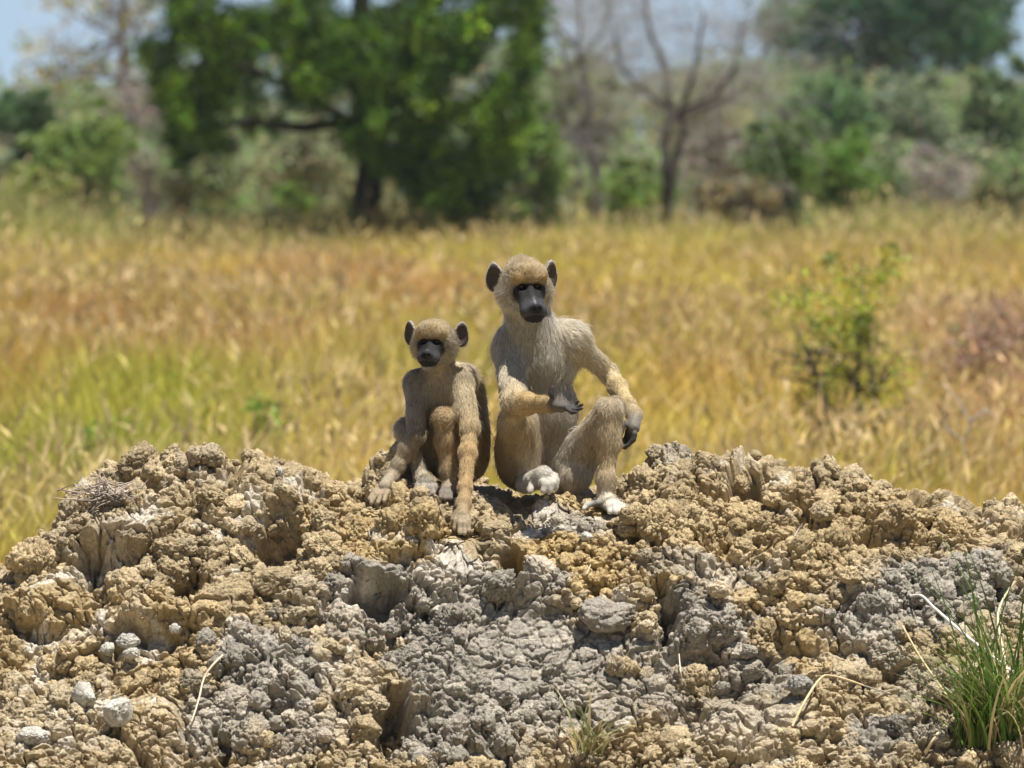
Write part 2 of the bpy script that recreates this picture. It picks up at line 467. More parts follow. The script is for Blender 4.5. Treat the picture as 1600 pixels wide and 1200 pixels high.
class Body:
    def __init__(s):
        s.pr = []
    def cone(s, a, b, ra, rb, col, L=.018, k=.02, flow=None, lift=.35):
        a = np.asarray(a, float); b = np.asarray(b, float)
        s.pr.append(dict(t='c', a=a, b=b, ra=ra, rb=rb, k=k, col=np.array(col, float), L=L, flow=nrmz(b - a) if flow is None else nrmz(flow), lift=lift,
                         lo=np.minimum(a - ra, b - rb), hi=np.maximum(a + ra, b + rb)))
    def limb(s, a, b, ra, rb, col, bow=(0, .006, 0), **kw):
        """a limb segment with its muscle belly in the upper third and a bony end"""
        a = np.asarray(a, float); b = np.asarray(b, float)
        m = a + (b - a) * .34 + np.asarray(bow); e = a + (b - a) * .78 + np.asarray(bow) * .4
        kw.setdefault('flow', b - a)
        s.cone(a, m, ra * .95, ra * 1.04, col, **kw); s.cone(m, e, ra * 1.03, rb * 1.02, col, **kw); s.cone(e, b, rb * 1.0, rb * 1.06, col, **kw)
    def ell(s, c, r, col, L=.018, k=.02, flow=(0, 0, -1), ax=None, lift=.35, sub=False):
        c = np.asarray(c, float); r = np.asarray(r, float); ax = np.eye(3) if ax is None else np.asarray(ax, float)
        R = r.max()
        s.pr.append(dict(t='s' if sub else 'e', c=c, r=r, ax=ax, k=k, col=np.array(col, float), L=L, flow=nrmz(flow), lift=lift, lo=c - R, hi=c + R))
    def sub(s, c, r, k=.004, ax=None):
        s.ell(c, r, (0, 0, 0), 0, k, ax=ax, sub=True)
    @staticmethod
    def dist(p, P):
        if p['t'] == 'c':
            ba = p['b'] - p['a']; l2 = ba @ ba
            t = np.clip(((P - p['a']) @ ba) / l2, 0, 1)
            d = np.linalg.norm(P - p['a'] - t[..., None] * ba, axis=-1)
            return d - (p['ra'] + (p['rb'] - p['ra']) * t)
        q = (P - p['c']) @ p['ax'].T
        k0 = np.linalg.norm(q / p['r'], axis=-1); k1 = np.linalg.norm(q / p['r'] ** 2, axis=-1) + 1e-9
        return k0 * (k0 - 1) / k1
    def mesh(s, h):
        lo = np.min([p['lo'] for p in s.pr], 0) - 4 * h; hi = np.max([p['hi'] for p in s.pr], 0) + 4 * h
        n = np.ceil((hi - lo) / h).astype(int) + 1
        D = np.full(n, 0.03, np.float32)
        ax = [lo[i] + h * np.arange(n[i]) for i in range(3)]
        for p in s.pr:
            m = p['k'] + 3 * h + .03 if p['t'] != 's' else p['k'] + 2 * h
            i0 = np.maximum(np.floor((p['lo'] - m - lo) / h).astype(int), 0); i1 = np.minimum(np.ceil((p['hi'] + m - lo) / h).astype(int) + 1, n)
            sl = tuple(slice(i0[i], i1[i]) for i in range(3))
            P = np.stack(np.meshgrid(*[ax[i][i0[i]:i1[i]] for i in range(3)], indexing='ij'), -1)
            d = s.dist(p, P); A = D[sl]; k = p['k']
            if p['t'] == 's':
                d = -d; hh = np.maximum(k - np.abs(A - d), 0) / k
                D[sl] = np.maximum(A, d) + hh * hh * k * .25
            else:
                hh = np.maximum(k - np.abs(A - d), 0) / k
                D[sl] = np.minimum(A, d) - hh * hh * k * .25
        V, Qd = surface_nets(D, lo, h)
        return V, Qd
    def attrs(s, V, sharp=.004):
        pr = [p for p in s.pr if p['t'] != 's']
        d = np.stack([s.dist(p, V) for p in pr], 1)
        w = np.exp(-(d - d.min(1)[:, None]) / sharp); w /= w.sum(1)[:, None]
        col = w @ np.array([p['col'] for p in pr]); L = w @ np.array([p['L'] for p in pr])
        flow = w @ np.array([p['flow'] for p in pr]); lift = w @ np.array([p['lift'] for p in pr])
        # pigment fades gradually between regions of the body
        w = np.exp(-(d - d.min(1)[:, None]) / .02) * np.array([p['L'] > .004 for p in pr]); w /= w.sum(1)[:, None] + 1e-12
        return col, L, flow, lift, w @ np.array([p['col'] for p in pr])

def surface_nets(D, lo, h):
    ins = D < 0
    n = np.array(D.shape) - 1
    cnt = np.zeros(n, np.int8)
    for a in (0, 1):
        for b in (0, 1):
            for c in (0, 1):
                cnt += ins[a:a + n[0], b:b + n[1], c:c + n[2]]
    I = np.argwhere((cnt > 0) & (cnt < 8))
    idx = np.full(n, -1, np.int64); idx[I[:, 0], I[:, 1], I[:, 2]] = np.arange(len(I))
    corner = np.array([(a, b, c) for a in (0, 1) for b in (0, 1) for c in (0, 1)])
    val = np.stack([D[I[:, 0] + c[0], I[:, 1] + c[1], I[:, 2] + c[2]] for c in corner], 1)
    acc = np.zeros((len(I), 3)); num = np.zeros(len(I))
    for i in range(8):
        for j in range(i + 1, 8):
            if np.abs(corner[i] - corner[j]).sum() == 1:
                m = (val[:, i] < 0) != (val[:, j] < 0)
                t = val[:, i] / (val[:, i] - val[:, j] + 1e-12)
                p = corner[i] + t[:, None] * (corner[j] - corner[i])
                acc[m] += p[m]; num[m] += 1
    V = lo + h * (I + acc / num[:, None])
    quads = []
    for axn in range(3):
        o1, o2 = [(1, 2), (2, 0), (0, 1)][axn]
        sl0 = [slice(None)] * 3; sl1 = [slice(None)] * 3
        sl0[axn] = slice(0, -1); sl1[axn] = slice(1, None)
        A = ins[tuple(sl0)]; B = ins[tuple(sl1)]
        E = np.argwhere(A != B)
        ok = (E[:, o1] > 0) & (E[:, o2] > 0) & (E[:, o1] < n[o1]) & (E[:, o2] < n[o2])
        E = E[ok]; flip = A[E[:, 0], E[:, 1], E[:, 2]]
        def cell(d1, d2):
            C = E.copy(); C[:, o1] += d1; C[:, o2] += d2
            return idx[C[:, 0], C[:, 1], C[:, 2]]
        q = np.stack([cell(-1, -1), cell(0, -1), cell(0, 0), cell(-1, 0)], 1)
        q = np.where(flip[:, None], q, q[:, ::-1])
        quads.append(q)
    Qd = np.concatenate(quads)
    # light smoothing
    for _ in range(2):
        S = np.zeros_like(V); c = np.zeros(len(V))
        for a, b in ((0, 1), (1, 2), (2, 3), (3, 0)):
            np.add.at(S, Qd[:, a], V[Qd[:, b]]); np.add.at(S, Qd[:, b], V[Qd[:, a]])
            np.add.at(c, Qd[:, a], 1); np.add.at(c, Qd[:, b], 1)
        V = V * .5 + .5 * S / c[:, None]
    return V, Qd

def vnormals(V, Qd):
    fn = np.cross(V[Qd[:, 2]] - V[Qd[:, 0]], V[Qd[:, 3]] - V[Qd[:, 1]])
    N = np.zeros_like(V)
    for j in range(4):
        np.add.at(N, Qd[:, j], fn)
    return N / (np.linalg.norm(N, axis=1)[:, None] + 1e-12), np.linalg.norm(fn, axis=1) * .5

def fur_curves(name, V, Qd, col, L, flow, lift, count, parent, org, mat, seed):
    rng = np.random.default_rng(seed)
    N, A = vnormals(V, Qd)
    lq = L[Qd].mean(1)
    w = A * (lq > .0025) / np.maximum(lq, .008) ** .35
    fi = rng.choice(len(Qd), count, p=w / w.sum())
    u, v = rng.random(count), rng.random(count)
    W = np.stack([(1 - u) * (1 - v), u * (1 - v), u * v, (1 - u) * v], 1)
    q = Qd[fi]
    g = lambda X: (X[q] * W.reshape(W.shape + (1,) * (X.ndim - 1))).sum(1)
    P = g(V); n = g(N); n /= np.linalg.norm(n, axis=1)[:, None] + 1e-9
    c = g(col) * FURTINT * (.88 if seed == 200 else 1); l = g(L) * .86; f = g(flow); lf = g(lift) * .42
    # locks: neighbouring hairs lean the same way
    ln = np.stack([vnoise(P, .011, seed + i) - .5 for i in range(3)], 1) + .5 * np.stack([vnoise(P, .004, seed + 9 + i) - .5 for i in range(3)], 1)
    f = f + ln * .7 + rng.normal(size=f.shape) * .13
    ft = f - n * (f * n).sum(1)[:, None]
    ft /= np.linalg.norm(ft, axis=1)[:, None] + .25
    l = l * rng.uniform(.55, 1.15, count) * (.8 + .4 * vnoise(P, .02, seed + 20))
    stray = rng.random(count) < .02
    l = np.where(stray, l * 1.35, l); lf = np.where(stray, lf + .25, lf)
    lf = lf * rng.uniform(.6, 1.3, count)
    p0 = P - n * .001
    d0 = ft * (1 - .5 * lf)[:, None] + n * (lf * 1.5)[:, None]; d0 /= np.linalg.norm(d0, axis=1)[:, None]
    d2 = ft + n * (.25 * lf)[:, None] + np.array([0, 0, -.12]); d2 /= np.linalg.norm(d2, axis=1)[:, None]
    d1 = d0 + d2; d1 /= np.linalg.norm(d1, axis=1)[:, None]
    p1 = p0 + d0 * (l * .33)[:, None]; p2 = p1 + d1 * (l * .34)[:, None]; p3 = p2 + d2 * (l * .33)[:, None]
    pts = np.stack([p0, p1, p2, p3], 1) - np.asarray(org)
    cv = bpy.data.hair_curves.new(name)
    cv.add_curves([4] * count)
    cv.position_data.foreach_set('vector', pts.astype(np.float32).ravel())
    ra = cv.attributes.get('radius') or cv.attributes.new('radius', 'FLOAT', 'POINT')
    r0 = rng.uniform(.00022, .00038, count)
    ra.data.foreach_set('value', (r0[:, None] * np.array([1, .95, .7, .12])).astype(np.float32).ravel())
    # agouti: every hair its own tint
    c = c * (rng.uniform(.65, 1.32, count) * (.72 + .56 * fbm(P * np.array([1, 1, .45]), .022, 3, seed + 31)))[:, None]
    dk = rng.random(count) < .10
    c = np.where(dk[:, None], c * .45, c)
    ca = cv.attributes.new('Col', 'FLOAT_COLOR', 'CURVE')
    c4 = np.ones((count, 4), np.float32); c4[:, :3] = np.clip(c, 0, .95)
    ca.data.foreach_set('color', c4.ravel())
    cv.materials.append(mat)
    o = bpy.data.objects.new(name, cv)
    return link(o, parent)

def fur_mat():
    m, nt, out = new_mat('fur')
    at = nt.nodes.new('ShaderNodeAttribute'); at.attribute_name = 'Col'
    h = nt.nodes.new('ShaderNodeBsdfHairPrincipled')
    h.parametrization = 'COLOR'
    h.inputs['Roughness'].default_value = .5; h.inputs['Radial Roughness'].default_value = .75
    h.inputs['IOR'].default_value = 1.32
    nt.links.new(at.outputs['Color'], h.inputs['Color'])
    df = nt.nodes.new('ShaderNodeBsdfDiffuse'); nt.links.new(at.outputs['Color'], df.inputs['Color'])
    mx = nt.nodes.new('ShaderNodeMixShader'); mx.inputs[0].default_value = .55
    nt.links.new(h.outputs[0], mx.inputs[1]); nt.links.new(df.outputs[0], mx.inputs[2])
    nt.links.new(mx.outputs[0], out.inputs['Surface'])
    return m

FACE = (.014, .013, .013); MUZ = (.05, .05, .055); EARC = (.06, .044, .038); HAND = (.05, .045, .043)

def head(B, c, yaw, pitch, s, mf, mu, crown, cheek, brow, peak, roll=0.0, ear=60):
    """c: centre of the skull; yaw>0 turns the face to +x; millimetre layout (right, forward, up)"""
    f = np.array([math.sin(yaw) * math.cos(pitch), -math.cos(yaw) * math.cos(pitch), -math.sin(pitch)])
    r = np.array([math.cos(yaw), math.sin(yaw), 0.0]); u = np.cross(r, -f) * -1
    u = np.cross(r, f); u = u if u[2] > 0 else -u
    r, u = r * math.cos(roll) + u * math.sin(roll), u * math.cos(roll) - r * math.sin(roll)
    AX = np.array([r, f, u])
    m = s * .001
    H = lambda x, y, z: c + m * (x * r + y * f + z * u)
    dv = lambda x, y, z: x * r + y * f + z * u
    B.ell(H(0, -12, 6), m * np.array([44, 50, 41]), crown, L=.013 * s, k=.012, flow=dv(0, -1, .45), ax=AX, lift=.55)
    if peak:
        B.ell(H(-3, -8, 34), m * np.array([24, 28, 16]), crown, L=.017 * s, k=.02, flow=dv(0, -.5, 1), ax=AX, lift=.7)
    for sx in (-1, 1):
        B.ell(H(sx * 33, 2, -18), m * np.array([26, 30, 34]), cheek, L=.026 * s, k=.016, flow=dv(sx * .55, -.7, -.5), ax=AX, lift=.45)
        B.ell(H(sx * 33, 18, 2), m * np.array([13, 16, 20]), mixc(cheek, crown, .5), L=.012 * s, k=.012, flow=dv(sx * .6, -.7, 0), ax=AX)
    B.ell(H(0, 12, -50), m * np.array([30, 32, 22]), cheek, L=.014 * s, k=.016, flow=dv(0, -.6, -.8), ax=AX)
    # bare face
    B.ell(H(0, 24, -8), m * np.array([39, 27, 28]), FACE, L=0, k=.01, ax=AX)
    for sx in (-1, 1):
        B.ell(H(sx * 22, 34, -20), m * np.array([13, 15, 16]), FACE, L=0, k=.01, ax=AX)
        B.cone(H(sx * 13, 42, -24), H(sx * 13, mf - 2, mu + 2), 13 * m, 15 * m, MUZ, L=0, k=.010)
    B.cone(H(0, 40, -6), H(0, mf + 6, mu + 12), 8 * m, 9.5 * m, (.06, .06, .066), L=0, k=.012)
    B.cone(H(0, 40, mu + 2), H(0, mf - 3, mu - 15), 18 * m, 16 * m, (.05, .048, .05), L=0, k=.006)
    B.ell(H(0, mf - 2, mu + 1), m * np.array([27, 19, 20]), MUZ, L=0, k=.010, ax=AX)
    B.ell(H(0, mf - 8, mu - 24), m * np.array([17, 17, 8]), (.50, .46, .38), L=.008 * s, k=.008, ax=AX, flow=dv(0, .3, -1))
    B.ell(H(0, mf + 16, mu + 9), m * np.array([14, 9, 11]), (.016, .014, .014), L=0, k=.006, ax=AX)
    B.ell(H(0, 17, 25), m * np.array([39, 35, 23]), mixc(crown, brow, .35), L=.012 * s, k=.014, flow=dv(0, -.9, .5), ax=AX, lift=.5)
    # brow ridge, hair combed forward over the eyes
    B.cone(H(-29, 42, 13), H(29, 42, 13), 9.5 * m, 9.5 * m, brow, L=.011 * s, k=.010, flow=dv(0, .6, .45), lift=.5)
    for sx in (-1, 1):
        B.sub(H(sx * 15.5, 47, -5), m * np.array([9, 9, 7]), k=.004, ax=AX)
        B.sub(H(sx * 5.6, mf + 24, mu + 8), m * np.array([3.6, 6, 4]), k=.002, ax=AX)
    ears = []
    for sx in (-1, 1):
        e2 = nrmz(dv(sx * .86, -.52, .04)); e1 = nrmz(dv(sx * .16, -.05, 1)); n = np.cross(e2, e1) * sx
        if n @ f < 0: n = -n
        e1 = nrmz(e1 - e2 * (e1 @ e2)); A = np.array([e2, e1, n])
        ce = H(sx * ear, -12, 7)
        B.cone(H(sx * 40, -12, 6), H(sx * (ear - 8), -12, 6), 14 * m, 9 * m, mixc(cheek, crown, .4), L=.014 * s, k=.012, flow=dv(sx * .7, -.3, .3))
        B.ell(ce, m * np.array([21.5, 29, 8]), EARC, L=.0, k=.006, ax=A, flow=e1)
        B.ell(ce + m * (20 * e1 + 3 * e2), m * np.array([10, 17, 6]), EARC, L=.0, k=.008, ax=A, flow=e1)
        B.sub(ce + m * (8 * n + 1.5 * e2 + 3 * e1), m * np.array([15.5, 22.5, 8]), k=.003, ax=A)
        ears.append((ce, A, m))
    eyes = [(H(sx * 15.5, 36.5, -5), 8.2 * m) for sx in (-1, 1)]
    return dict(ears=ears, eyes=eyes, AX=AX, c=c, m=m, f=f, u=u, r=r, mf=mf, mu=mu)

def digits(B, roots, tips, r0, r1, bend, col, L=0.0):
    """separate fingers / toes with a knuckle bend"""
    for a, b, bz in zip(roots, tips, bend):
        mid = (a + b) / 2 + np.asarray(bz)
        B.cone(a, mid, r0, (r0 + r1) / 2, col, L=L, k=.0025)
        B.cone(mid, b, (r0 + r1) / 2, r1, col, L=L * .4, k=.004)

def finish(B, name, label, hd, org, count, fmat, smat, seed, h):
    V, Qd = B.mesh(h)
    col, L, flow, lift, soft = B.attrs(V)
    m = hd['m']
    q = ((V - hd['c']) @ hd['AX'].T) / m
    k = sstep(.006, .011, L) * sstep(75, 110, np.linalg.norm(q, axis=1))
    col = col + (soft - col) * k[:, None]
    # ears: bare inside, pale hair along the rim
    for ce, A, mm in hd['ears']:
        e = ((V - ce) @ A.T) / mm
        rho = np.hypot(e[:, 0] / 21.5, (e[:, 1] - 4) / 33)
        near = (rho < 1.35) & (np.abs(e[:, 2]) < 14) & (col[:, 0] < .12)
        rim = near & (rho > .78) & (e[:, 2] < 3)
        L[rim] = .009; col[rim] = (.42, .38, .32); flow[rim] = A[1] * np.sign(e[rim, 1:2]) * .5 + A[0] * .6 - A[2] * .4
        inn = near & ~rim; col[inn] = EARC; L[inn] = 0
    # muzzle: lighter streak on the bridge, black lips and nostril pad
    hr = np.linalg.norm(q, axis=1) < 135
    sk = (L < .003) & hr
    br = sk & (np.abs(q[:, 0]) < 2.2 + 1.2 * (vnoise(V, .004, 5) - .5)) & (q[:, 1] > 44) & (q[:, 2] > hd['mu'] + 18) & (q[:, 2] < 0) 
    col[br] = (.16, .16, .165)
    lipz = sk & (q[:, 1] > 40) & ((q[:, 0] / 23) ** 2 + ((q[:, 2] - hd['mu'] + 13) / 8.5) ** 2 < 1)
    col[lipz] = (.016, .014, .014)
    upz = sk & (q[:, 1] > 10) & (q[:, 2] > -42)
    col[upz] = mixc(col[upz], FACE, sstep(-40, -20, q[upz, 2] + 8 * (vnoise(V[upz], .008, 8) - .5)))
    eyez = sk & (q[:, 2] > -26) & (np.abs(q[:, 0]) > 9 + 0.2 * (-q[:, 2])) & (q[:, 1] > 10)
    col[eyez] = FACE
    nz = sk & ((q[:, 0] / 13) ** 2 + ((q[:, 2] - hd['mu'] - 9) / 10.5) ** 2 < 1) & (q[:, 1] > hd['mf'] + 6)
    col[nz] = (.011, .010, .010)
    sp = sk & (q[:, 1] > 35)
    col[sp] *= (.75 + .5 * fbm(V[sp], .006, 3, 77))[:, None]
    root = empty(name, org, label, 'baboon')
    body = obj('body', make_mesh('body', V - org, [Qd], smat, np.clip(col * np.where(L > .003, .8, 1)[:, None], 0, 1)), root)
    fur_curves('fur', V, Qd, col, L, flow, lift, count, root, org, fmat, seed)
    for p, r in hd['eyes']:
        U, T = ico(3)
        look = U @ hd['f']
        ec = np.where((look > .90)[:, None], np.array([.01, .008, .006]), np.where((look > .66)[:, None], np.array([.03, .015, .008]), np.array([.012, .01, .01])))
        obj('eye', make_mesh('eye', U * r + p - org, [T], EYEM, ec), root)
    return root

def build_baboons():
    fm = fur_mat()
    sm = mat_vcol('baboon_skin', rough=.62, noise_scale=180, var=.2, bump=.0012, bscale=700, spec=.2)
    global EYEM
    EYEM = mat_vcol('baboon_eye', rough=.2, spec=.3)
    # ------------------------------------------------ larger one
    B = Body()
    CH = (.42, .385, .32); SH = (.60, .52, .37); ARM = (.52, .39, .19); GOLD = (.50, .35, .155); TH = (.35, .235, .11); INN = (.60, .53, .41); FT = (.66, .62, .53); PALE = (.58, .51, .38)
    dn = (0, 0, -1)
    B.ell(Q(850, 715, .11), (.078, .07, .062), (.30, .24, .17), L=.02, k=.03)
    B.ell(Q(852, 640, .085), (.068, .066, .085), (.33, .30, .25), L=.017, k=.03, flow=(0, -.1, -1))
    B.ell(Q(845, 565, .07), (.068, .062, .07), CH, L=.024, k=.03, flow=(.1, -.15, -1))
    B.ell(Q(868, 545, .10), (.06, .05, .06), SH, L=.028, k=.03, flow=(.4, .5, -.7))
    B.cone(Q(840, 548, .06), Q(822, 480, .03), .056, .046, CH, L=.022, k=.03, flow=(.05, -.2, -1))
    B.ell(Q(800, 540, .06), (.037, .036, .045), CH, L=.022, k=.025, flow=(-.2, 0, -1))
    B.ell(Q(890, 527, .06), (.038, .036, .034), SH, L=.028, k=.025, flow=(.7, .1, -.6))
    ha = head(B, Q(819, 441, .01), math.radians(15), math.radians(4), 1.0, 76, -56, (.39, .305, .185), (.60, .54, .42), (.47, .335, .165), True, roll=math.radians(2))
    # its right arm (photo left): held out, palm up
    el = Q(803, 630, -.075); wr = Q(858, 632, -.165)
    B.cone(Q(798, 552, .05), el, .034, .026, PALE, L=.020, k=.02)
    B.limb(el, wr, .0225, .0155, GOLD, L=.011, k=.012, lift=.3)
    pm = Q(876, 635, -.19)
    B.cone(wr, pm, .0135, .013, (.16, .13, .1), L=.006, k=.010)
    B.ell(Q(879, 635, -.192), (.019, .019, .0085), (.085, .075, .07), L=0, k=.008)
    roots = [Q(887, 636, -.176), Q(889, 637, -.186), Q(889, 638, -.197), Q(886, 639, -.207)]
    tips = [Q(903, 627, -.184), Q(910, 632, -.198), Q(909, 638, -.213), Q(901, 644, -.226)]
    digits(B, roots, tips, .0056, .0038, [(0, 0, -.004)] * 4, HAND)
    B.cone(Q(866, 628, -.183), Q(861, 615, -.190), .0075, .006, HAND, L=0, k=.005)
    B.cone(Q(861, 615, -.190), Q(863, 605, -.192), .006, .0042, HAND, L=0, k=.003)
    # its left arm (photo right): elbow out, wrist hanging over the knee
    el = Q(951, 583, .115); wr = Q(991, 648, .0)
    B.cone(Q(899, 537, .06), el, .027, .0185, SH, L=.018, k=.02)
    B.limb(el, wr, .0178, .0135, ARM, L=.012, k=.015)
    kn = Q(990, 668, -.028)
    B.cone(wr, kn, .0165, .0135, (.22, .2, .17), L=.007, k=.01)
    roots = [Q(981, 672, -.018), Q(985, 675, -.024), Q(989, 677, -.032), Q(992, 678, -.040)]
    tips = [Q(972, 692, -.012), Q(974, 699, -.020), Q(977, 700, -.030), Q(981, 697, -.040)]
    digits(B, roots, tips, .0062, .0042, [(.004, 0, 0)] * 4, HAND)
    B.cone(Q(983, 658, -.012), Q(975, 664, -.030), .0068, .005, HAND, L=0, k=.004)
    B.cone(Q(975, 664, -.030), Q(971, 674, -.034), .005, .004, HAND, L=0, k=.003)
    # its right leg
    B.ell(Q(806, 700, .07), (.040, .07, .066), TH, L=.022, k=.03)
    B.cone(Q(815, 728, .09), Q(806, 660, -.035), .046, .036, TH, L=.02, k=.02, flow=(0, -.1, -1))
    an = Q(826, 746, 0.020)
    B.cone(Q(816, 660, 0.005), an, .031, .021, mixc(TH, INN, .75), L=.02, k=.015)
    hb = Q(848, 744, -.055)
    B.cone(Q(820, 756, .0), hb, .019, .0215, FT, L=.012, k=.014, flow=(.6, -.5, -.5))
    roots = [Q(855, 741, -.045), Q(859, 747, -.058), Q(856, 752, -.070), Q(848, 754, -.075)]
    tips = [Q(868, 755, -.052), Q(868, 762, -.068), Q(860, 766, -.082), Q(849, 767, -.087)]
    digits(B, roots, tips, .0105, .0072, [(.006, 0, .004)] * 4, (.52, .48, .41), L=.006)
    B.cone(Q(832, 757, -.05), Q(828, 767, -.075), .0095, .007, (.45, .41, .35), L=.006, k=.008)
    # its left leg
    kn = Q(952, 642, -.035)
    B.cone(Q(892, 733, .085), kn, .046, .0245, (.46, .40, .30), L=.021, k=.02, flow=(-.1, -.2, -1))
    B.ell(Q(898, 742, .05), (.032, .045, .034), (.60, .53, .40), L=.022, k=.02)
    an = Q(946, 778, -.06)
    B.limb(kn, an, .0225, .0155, (.46, .345, .19), L=.019, k=.02)
    B.ell(Q(948, 668, -.035), (.020, .026, .035), (.55, .45, .29), L=.02, k=.02)
    B.cone(Q(945, 784, -.045), Q(958, 788, -.105),   .016, .0155, FT, L=.013, k=.012)
    roots = [Q(950, 788, -.112), Q(956, 787, -.116), Q(962, 788, -.114), Q(967, 790, -.108)]
    tips = [Q(953, 800, -.140), Q(962, 800, -.144), Q(970, 799, -.140), Q(977, 797, -.130)]
    digits(B, roots, tips, .0085, .006, [(0, 0, .004)] * 4, FT, L=.010)
    B.cone(Q(938, 786, -.07), Q(918, 788, -.10), .0085, .007, (.12, .11, .1), L=0, k=.006)
    B.cone(Q(918, 788, -.10), Q(912, 795, -.112), .007, .005, FT, L=.005, k=.004)
    PADS.extend([(*Q(862, 767, -.045), .045), (*Q(955, 803, -.115), .055), (*Q(850, 775, .10), .10)])
    org = Q(850, 765, .1)
    finish(B, 'baboon', 'larger baboon sitting upright with one hand held out palm up', ha, org, NFUR[0], fm, sm, 100, VOX)
    # ------------------------------------------------ smaller one
    B = Body()
    CH = (.37, .30, .215); SH = (.56, .46, .28); GOLD = (.43, .285, .13); BK = (.50, .345, .17); PALE = (.58, .49, .34)
    B.ell(Q(718, 718, .11), (.054, .06, .05), (.28, .2, .12), L=.02, k=.03)
    B.ell(Q(741, 680, .10), (.032, .055, .072), BK, L=.02, k=.025, flow=(.2, .2, -1))
    B.ell(Q(692, 668, .085), (.050, .052, .06), (.36, .31, .24), L=.017, k=.03)
    B.ell(Q(689, 618, .065), (.050, .048, .055), CH, L=.02, k=.03, flow=(0, -.1, -1))
    B.ell(Q(727, 618, .10), (.040, .045, .062), BK, L=.022, k=.03, flow=(.5, .3, -.8))
    B.cone(Q(690, 600, .055), Q(685, 560, .035), .034, .033, CH, L=.018, k=.025, flow=(.1, -.1, -1))
    B.ell(Q(653, 600, .05), (.024, .027, .03), CH, L=.018, k=.02, flow=(-.3, 0, -1))
    B.ell(Q(719, 592, .05), (.027, .03, .032), SH, L=.022, k=.02, flow=(.4, 0, -1))
    hb_ = head(B, Q(679, 529, .01), math.radians(-13), math.radians(2), .83, 66, -46, (.39, .305, .18), (.46, .395, .285), (.41, .30, .155), False, roll=math.radians(-1), ear=66)
    el = Q(650, 680, -.01); wy = -.035; wr = Q(614, 741, wy + .01)
    B.cone(Q(652, 603, .045), el, .025, .0185, (.30, .265, .21), L=.017, k=.018)
    B.limb(el, wr, .0175, .013, (.36, .275, .165), L=.014, k=.012)
    hy = hit(590, 785)[1] - .05
    B.cone(wr, Q(600, 760, (wy + hy) / 2), .0125, .0125, (.40, .34, .25), L=.008, k=.01)
    roots = [Q(592, 764, (wy + hy) / 2), Q(596, 767, (wy + hy) / 2 - .006), Q(601, 769, (wy + hy) / 2 - .012), Q(606, 768, (wy + hy) / 2 - .016)]
    tips = [Q(577, 780, hy), Q(580, 786, hy - .006), Q(590, 786, hy - .014), Q(600, 783, hy - .02)]
    digits(B, roots, tips, .0068, .0048, [(0, 0, .004)] * 4, (.36, .28, .18), L=.008)
    B.cone(Q(611, 757, wy - .01), Q(615, 770, wy - .03), .006, .0045, (.3, .25, .19), L=.004, k=.004)
    PADS.append((*Q(588, 789, hy - .005), .04))
    # legs
    kn = Q(637, 672, .05)
    B.cone(Q(690, 718, .09), kn, .032, .024, PALE, L=.02, k=.02, flow=(-.2, 0, -1))
    B.cone(kn, Q(658, 744, -.01), .0205, .015, (.42, .36, .26), L=.016, k=.015)
    B.cone(Q(660, 750, -.005), Q(667, 756, -.06), .0165, .018, (.46, .42, .34), L=.013, k=.012)
    roots = [Q(655, 758, -.062), Q(662, 756, -.068), Q(670, 756, -.068), Q(677, 759, -.062)]
    tips = [Q(654, 771, -.082), Q(661, 773, -.088), Q(669, 773, -.088), Q(677, 771, -.082)]
    digits(B, roots, tips, .0085, .006, [(0, 0, .004)] * 4, (.36, .32, .26), L=.010)
    kn = Q(693, 654, -.005)
    B.cone(Q(728, 716, .09), kn, .034, .0215, BK, L=.018, k=.02)
    an = Q(702, 755, -.015)
    B.limb(kn, an, .020, .0145, GOLD, L=.015, k=.015)
    B.cone(Q(702, 762, -.005), Q(698, 768, -.06), .015, .014, (.3, .25, .19), L=.007, k=.012)
    roots = [Q(691, 769, -.064), Q(697, 769, -.067), Q(703, 770, -.064)]
    tips = [Q(689, 778, -.082), Q(696, 779, -.086), Q(704, 779, -.082)]
    digits(B, roots, tips, .0075, .0055, [(0, 0, .003)] * 3, (.2, .17, .14), L=.004)
    PADS.extend([(*Q(666, 776, -.06), .045), (*Q(697, 782, -.06), .04), (*Q(718, 762, .11), .085)])
    # its left arm: straight prop in front
    el = Q(734, 668, -.035); hy = hit(722, 830)[1] - .03; wr = Q(725, 786, hy + .045)
    B.cone(Q(719, 596, .045), el, .027, .0195, SH, L=.02, k=.018)
    B.limb(el, wr, .0165, .0125, GOLD, L=.013, k=.012)
    B.cone(wr, Q(722, 806, hy + .015), .013, .014, (.36, .27, .15), L=.009, k=.01)
    roots = [Q(714, 808, hy + .010), Q(719, 810, hy + .002), Q(725, 811, hy), Q(731, 809, hy + .006)]
    tips = [Q(710, 826, hy - .008), Q(718, 833, hy - .022), Q(726, 834, hy - .024), Q(733, 830, hy - .014)]
    digits(B, roots, tips, .0068, .0048, [(0, 0, .005)] * 4, (.34, .27, .18), L=.006)
    B.cone(Q(713, 800, hy + .03), Q(706, 812, hy + .02), .006, .0045, (.3, .24, .17), L=.004, k=.004)
    PADS.append((*Q(722, 837, hy - .015), .04))
    org = Q(715, 762, .1)
    finish(B, 'baboon', 'smaller young baboon leaning on both arms, golden brown fur', hb_, org, NFUR[1], fm, sm, 200, VOX * .9)
# ================================================================== FIELD AND BUSH
def ground_h(y):
    return 0.16 * sstep(8, 75, np.asarray(y, float))

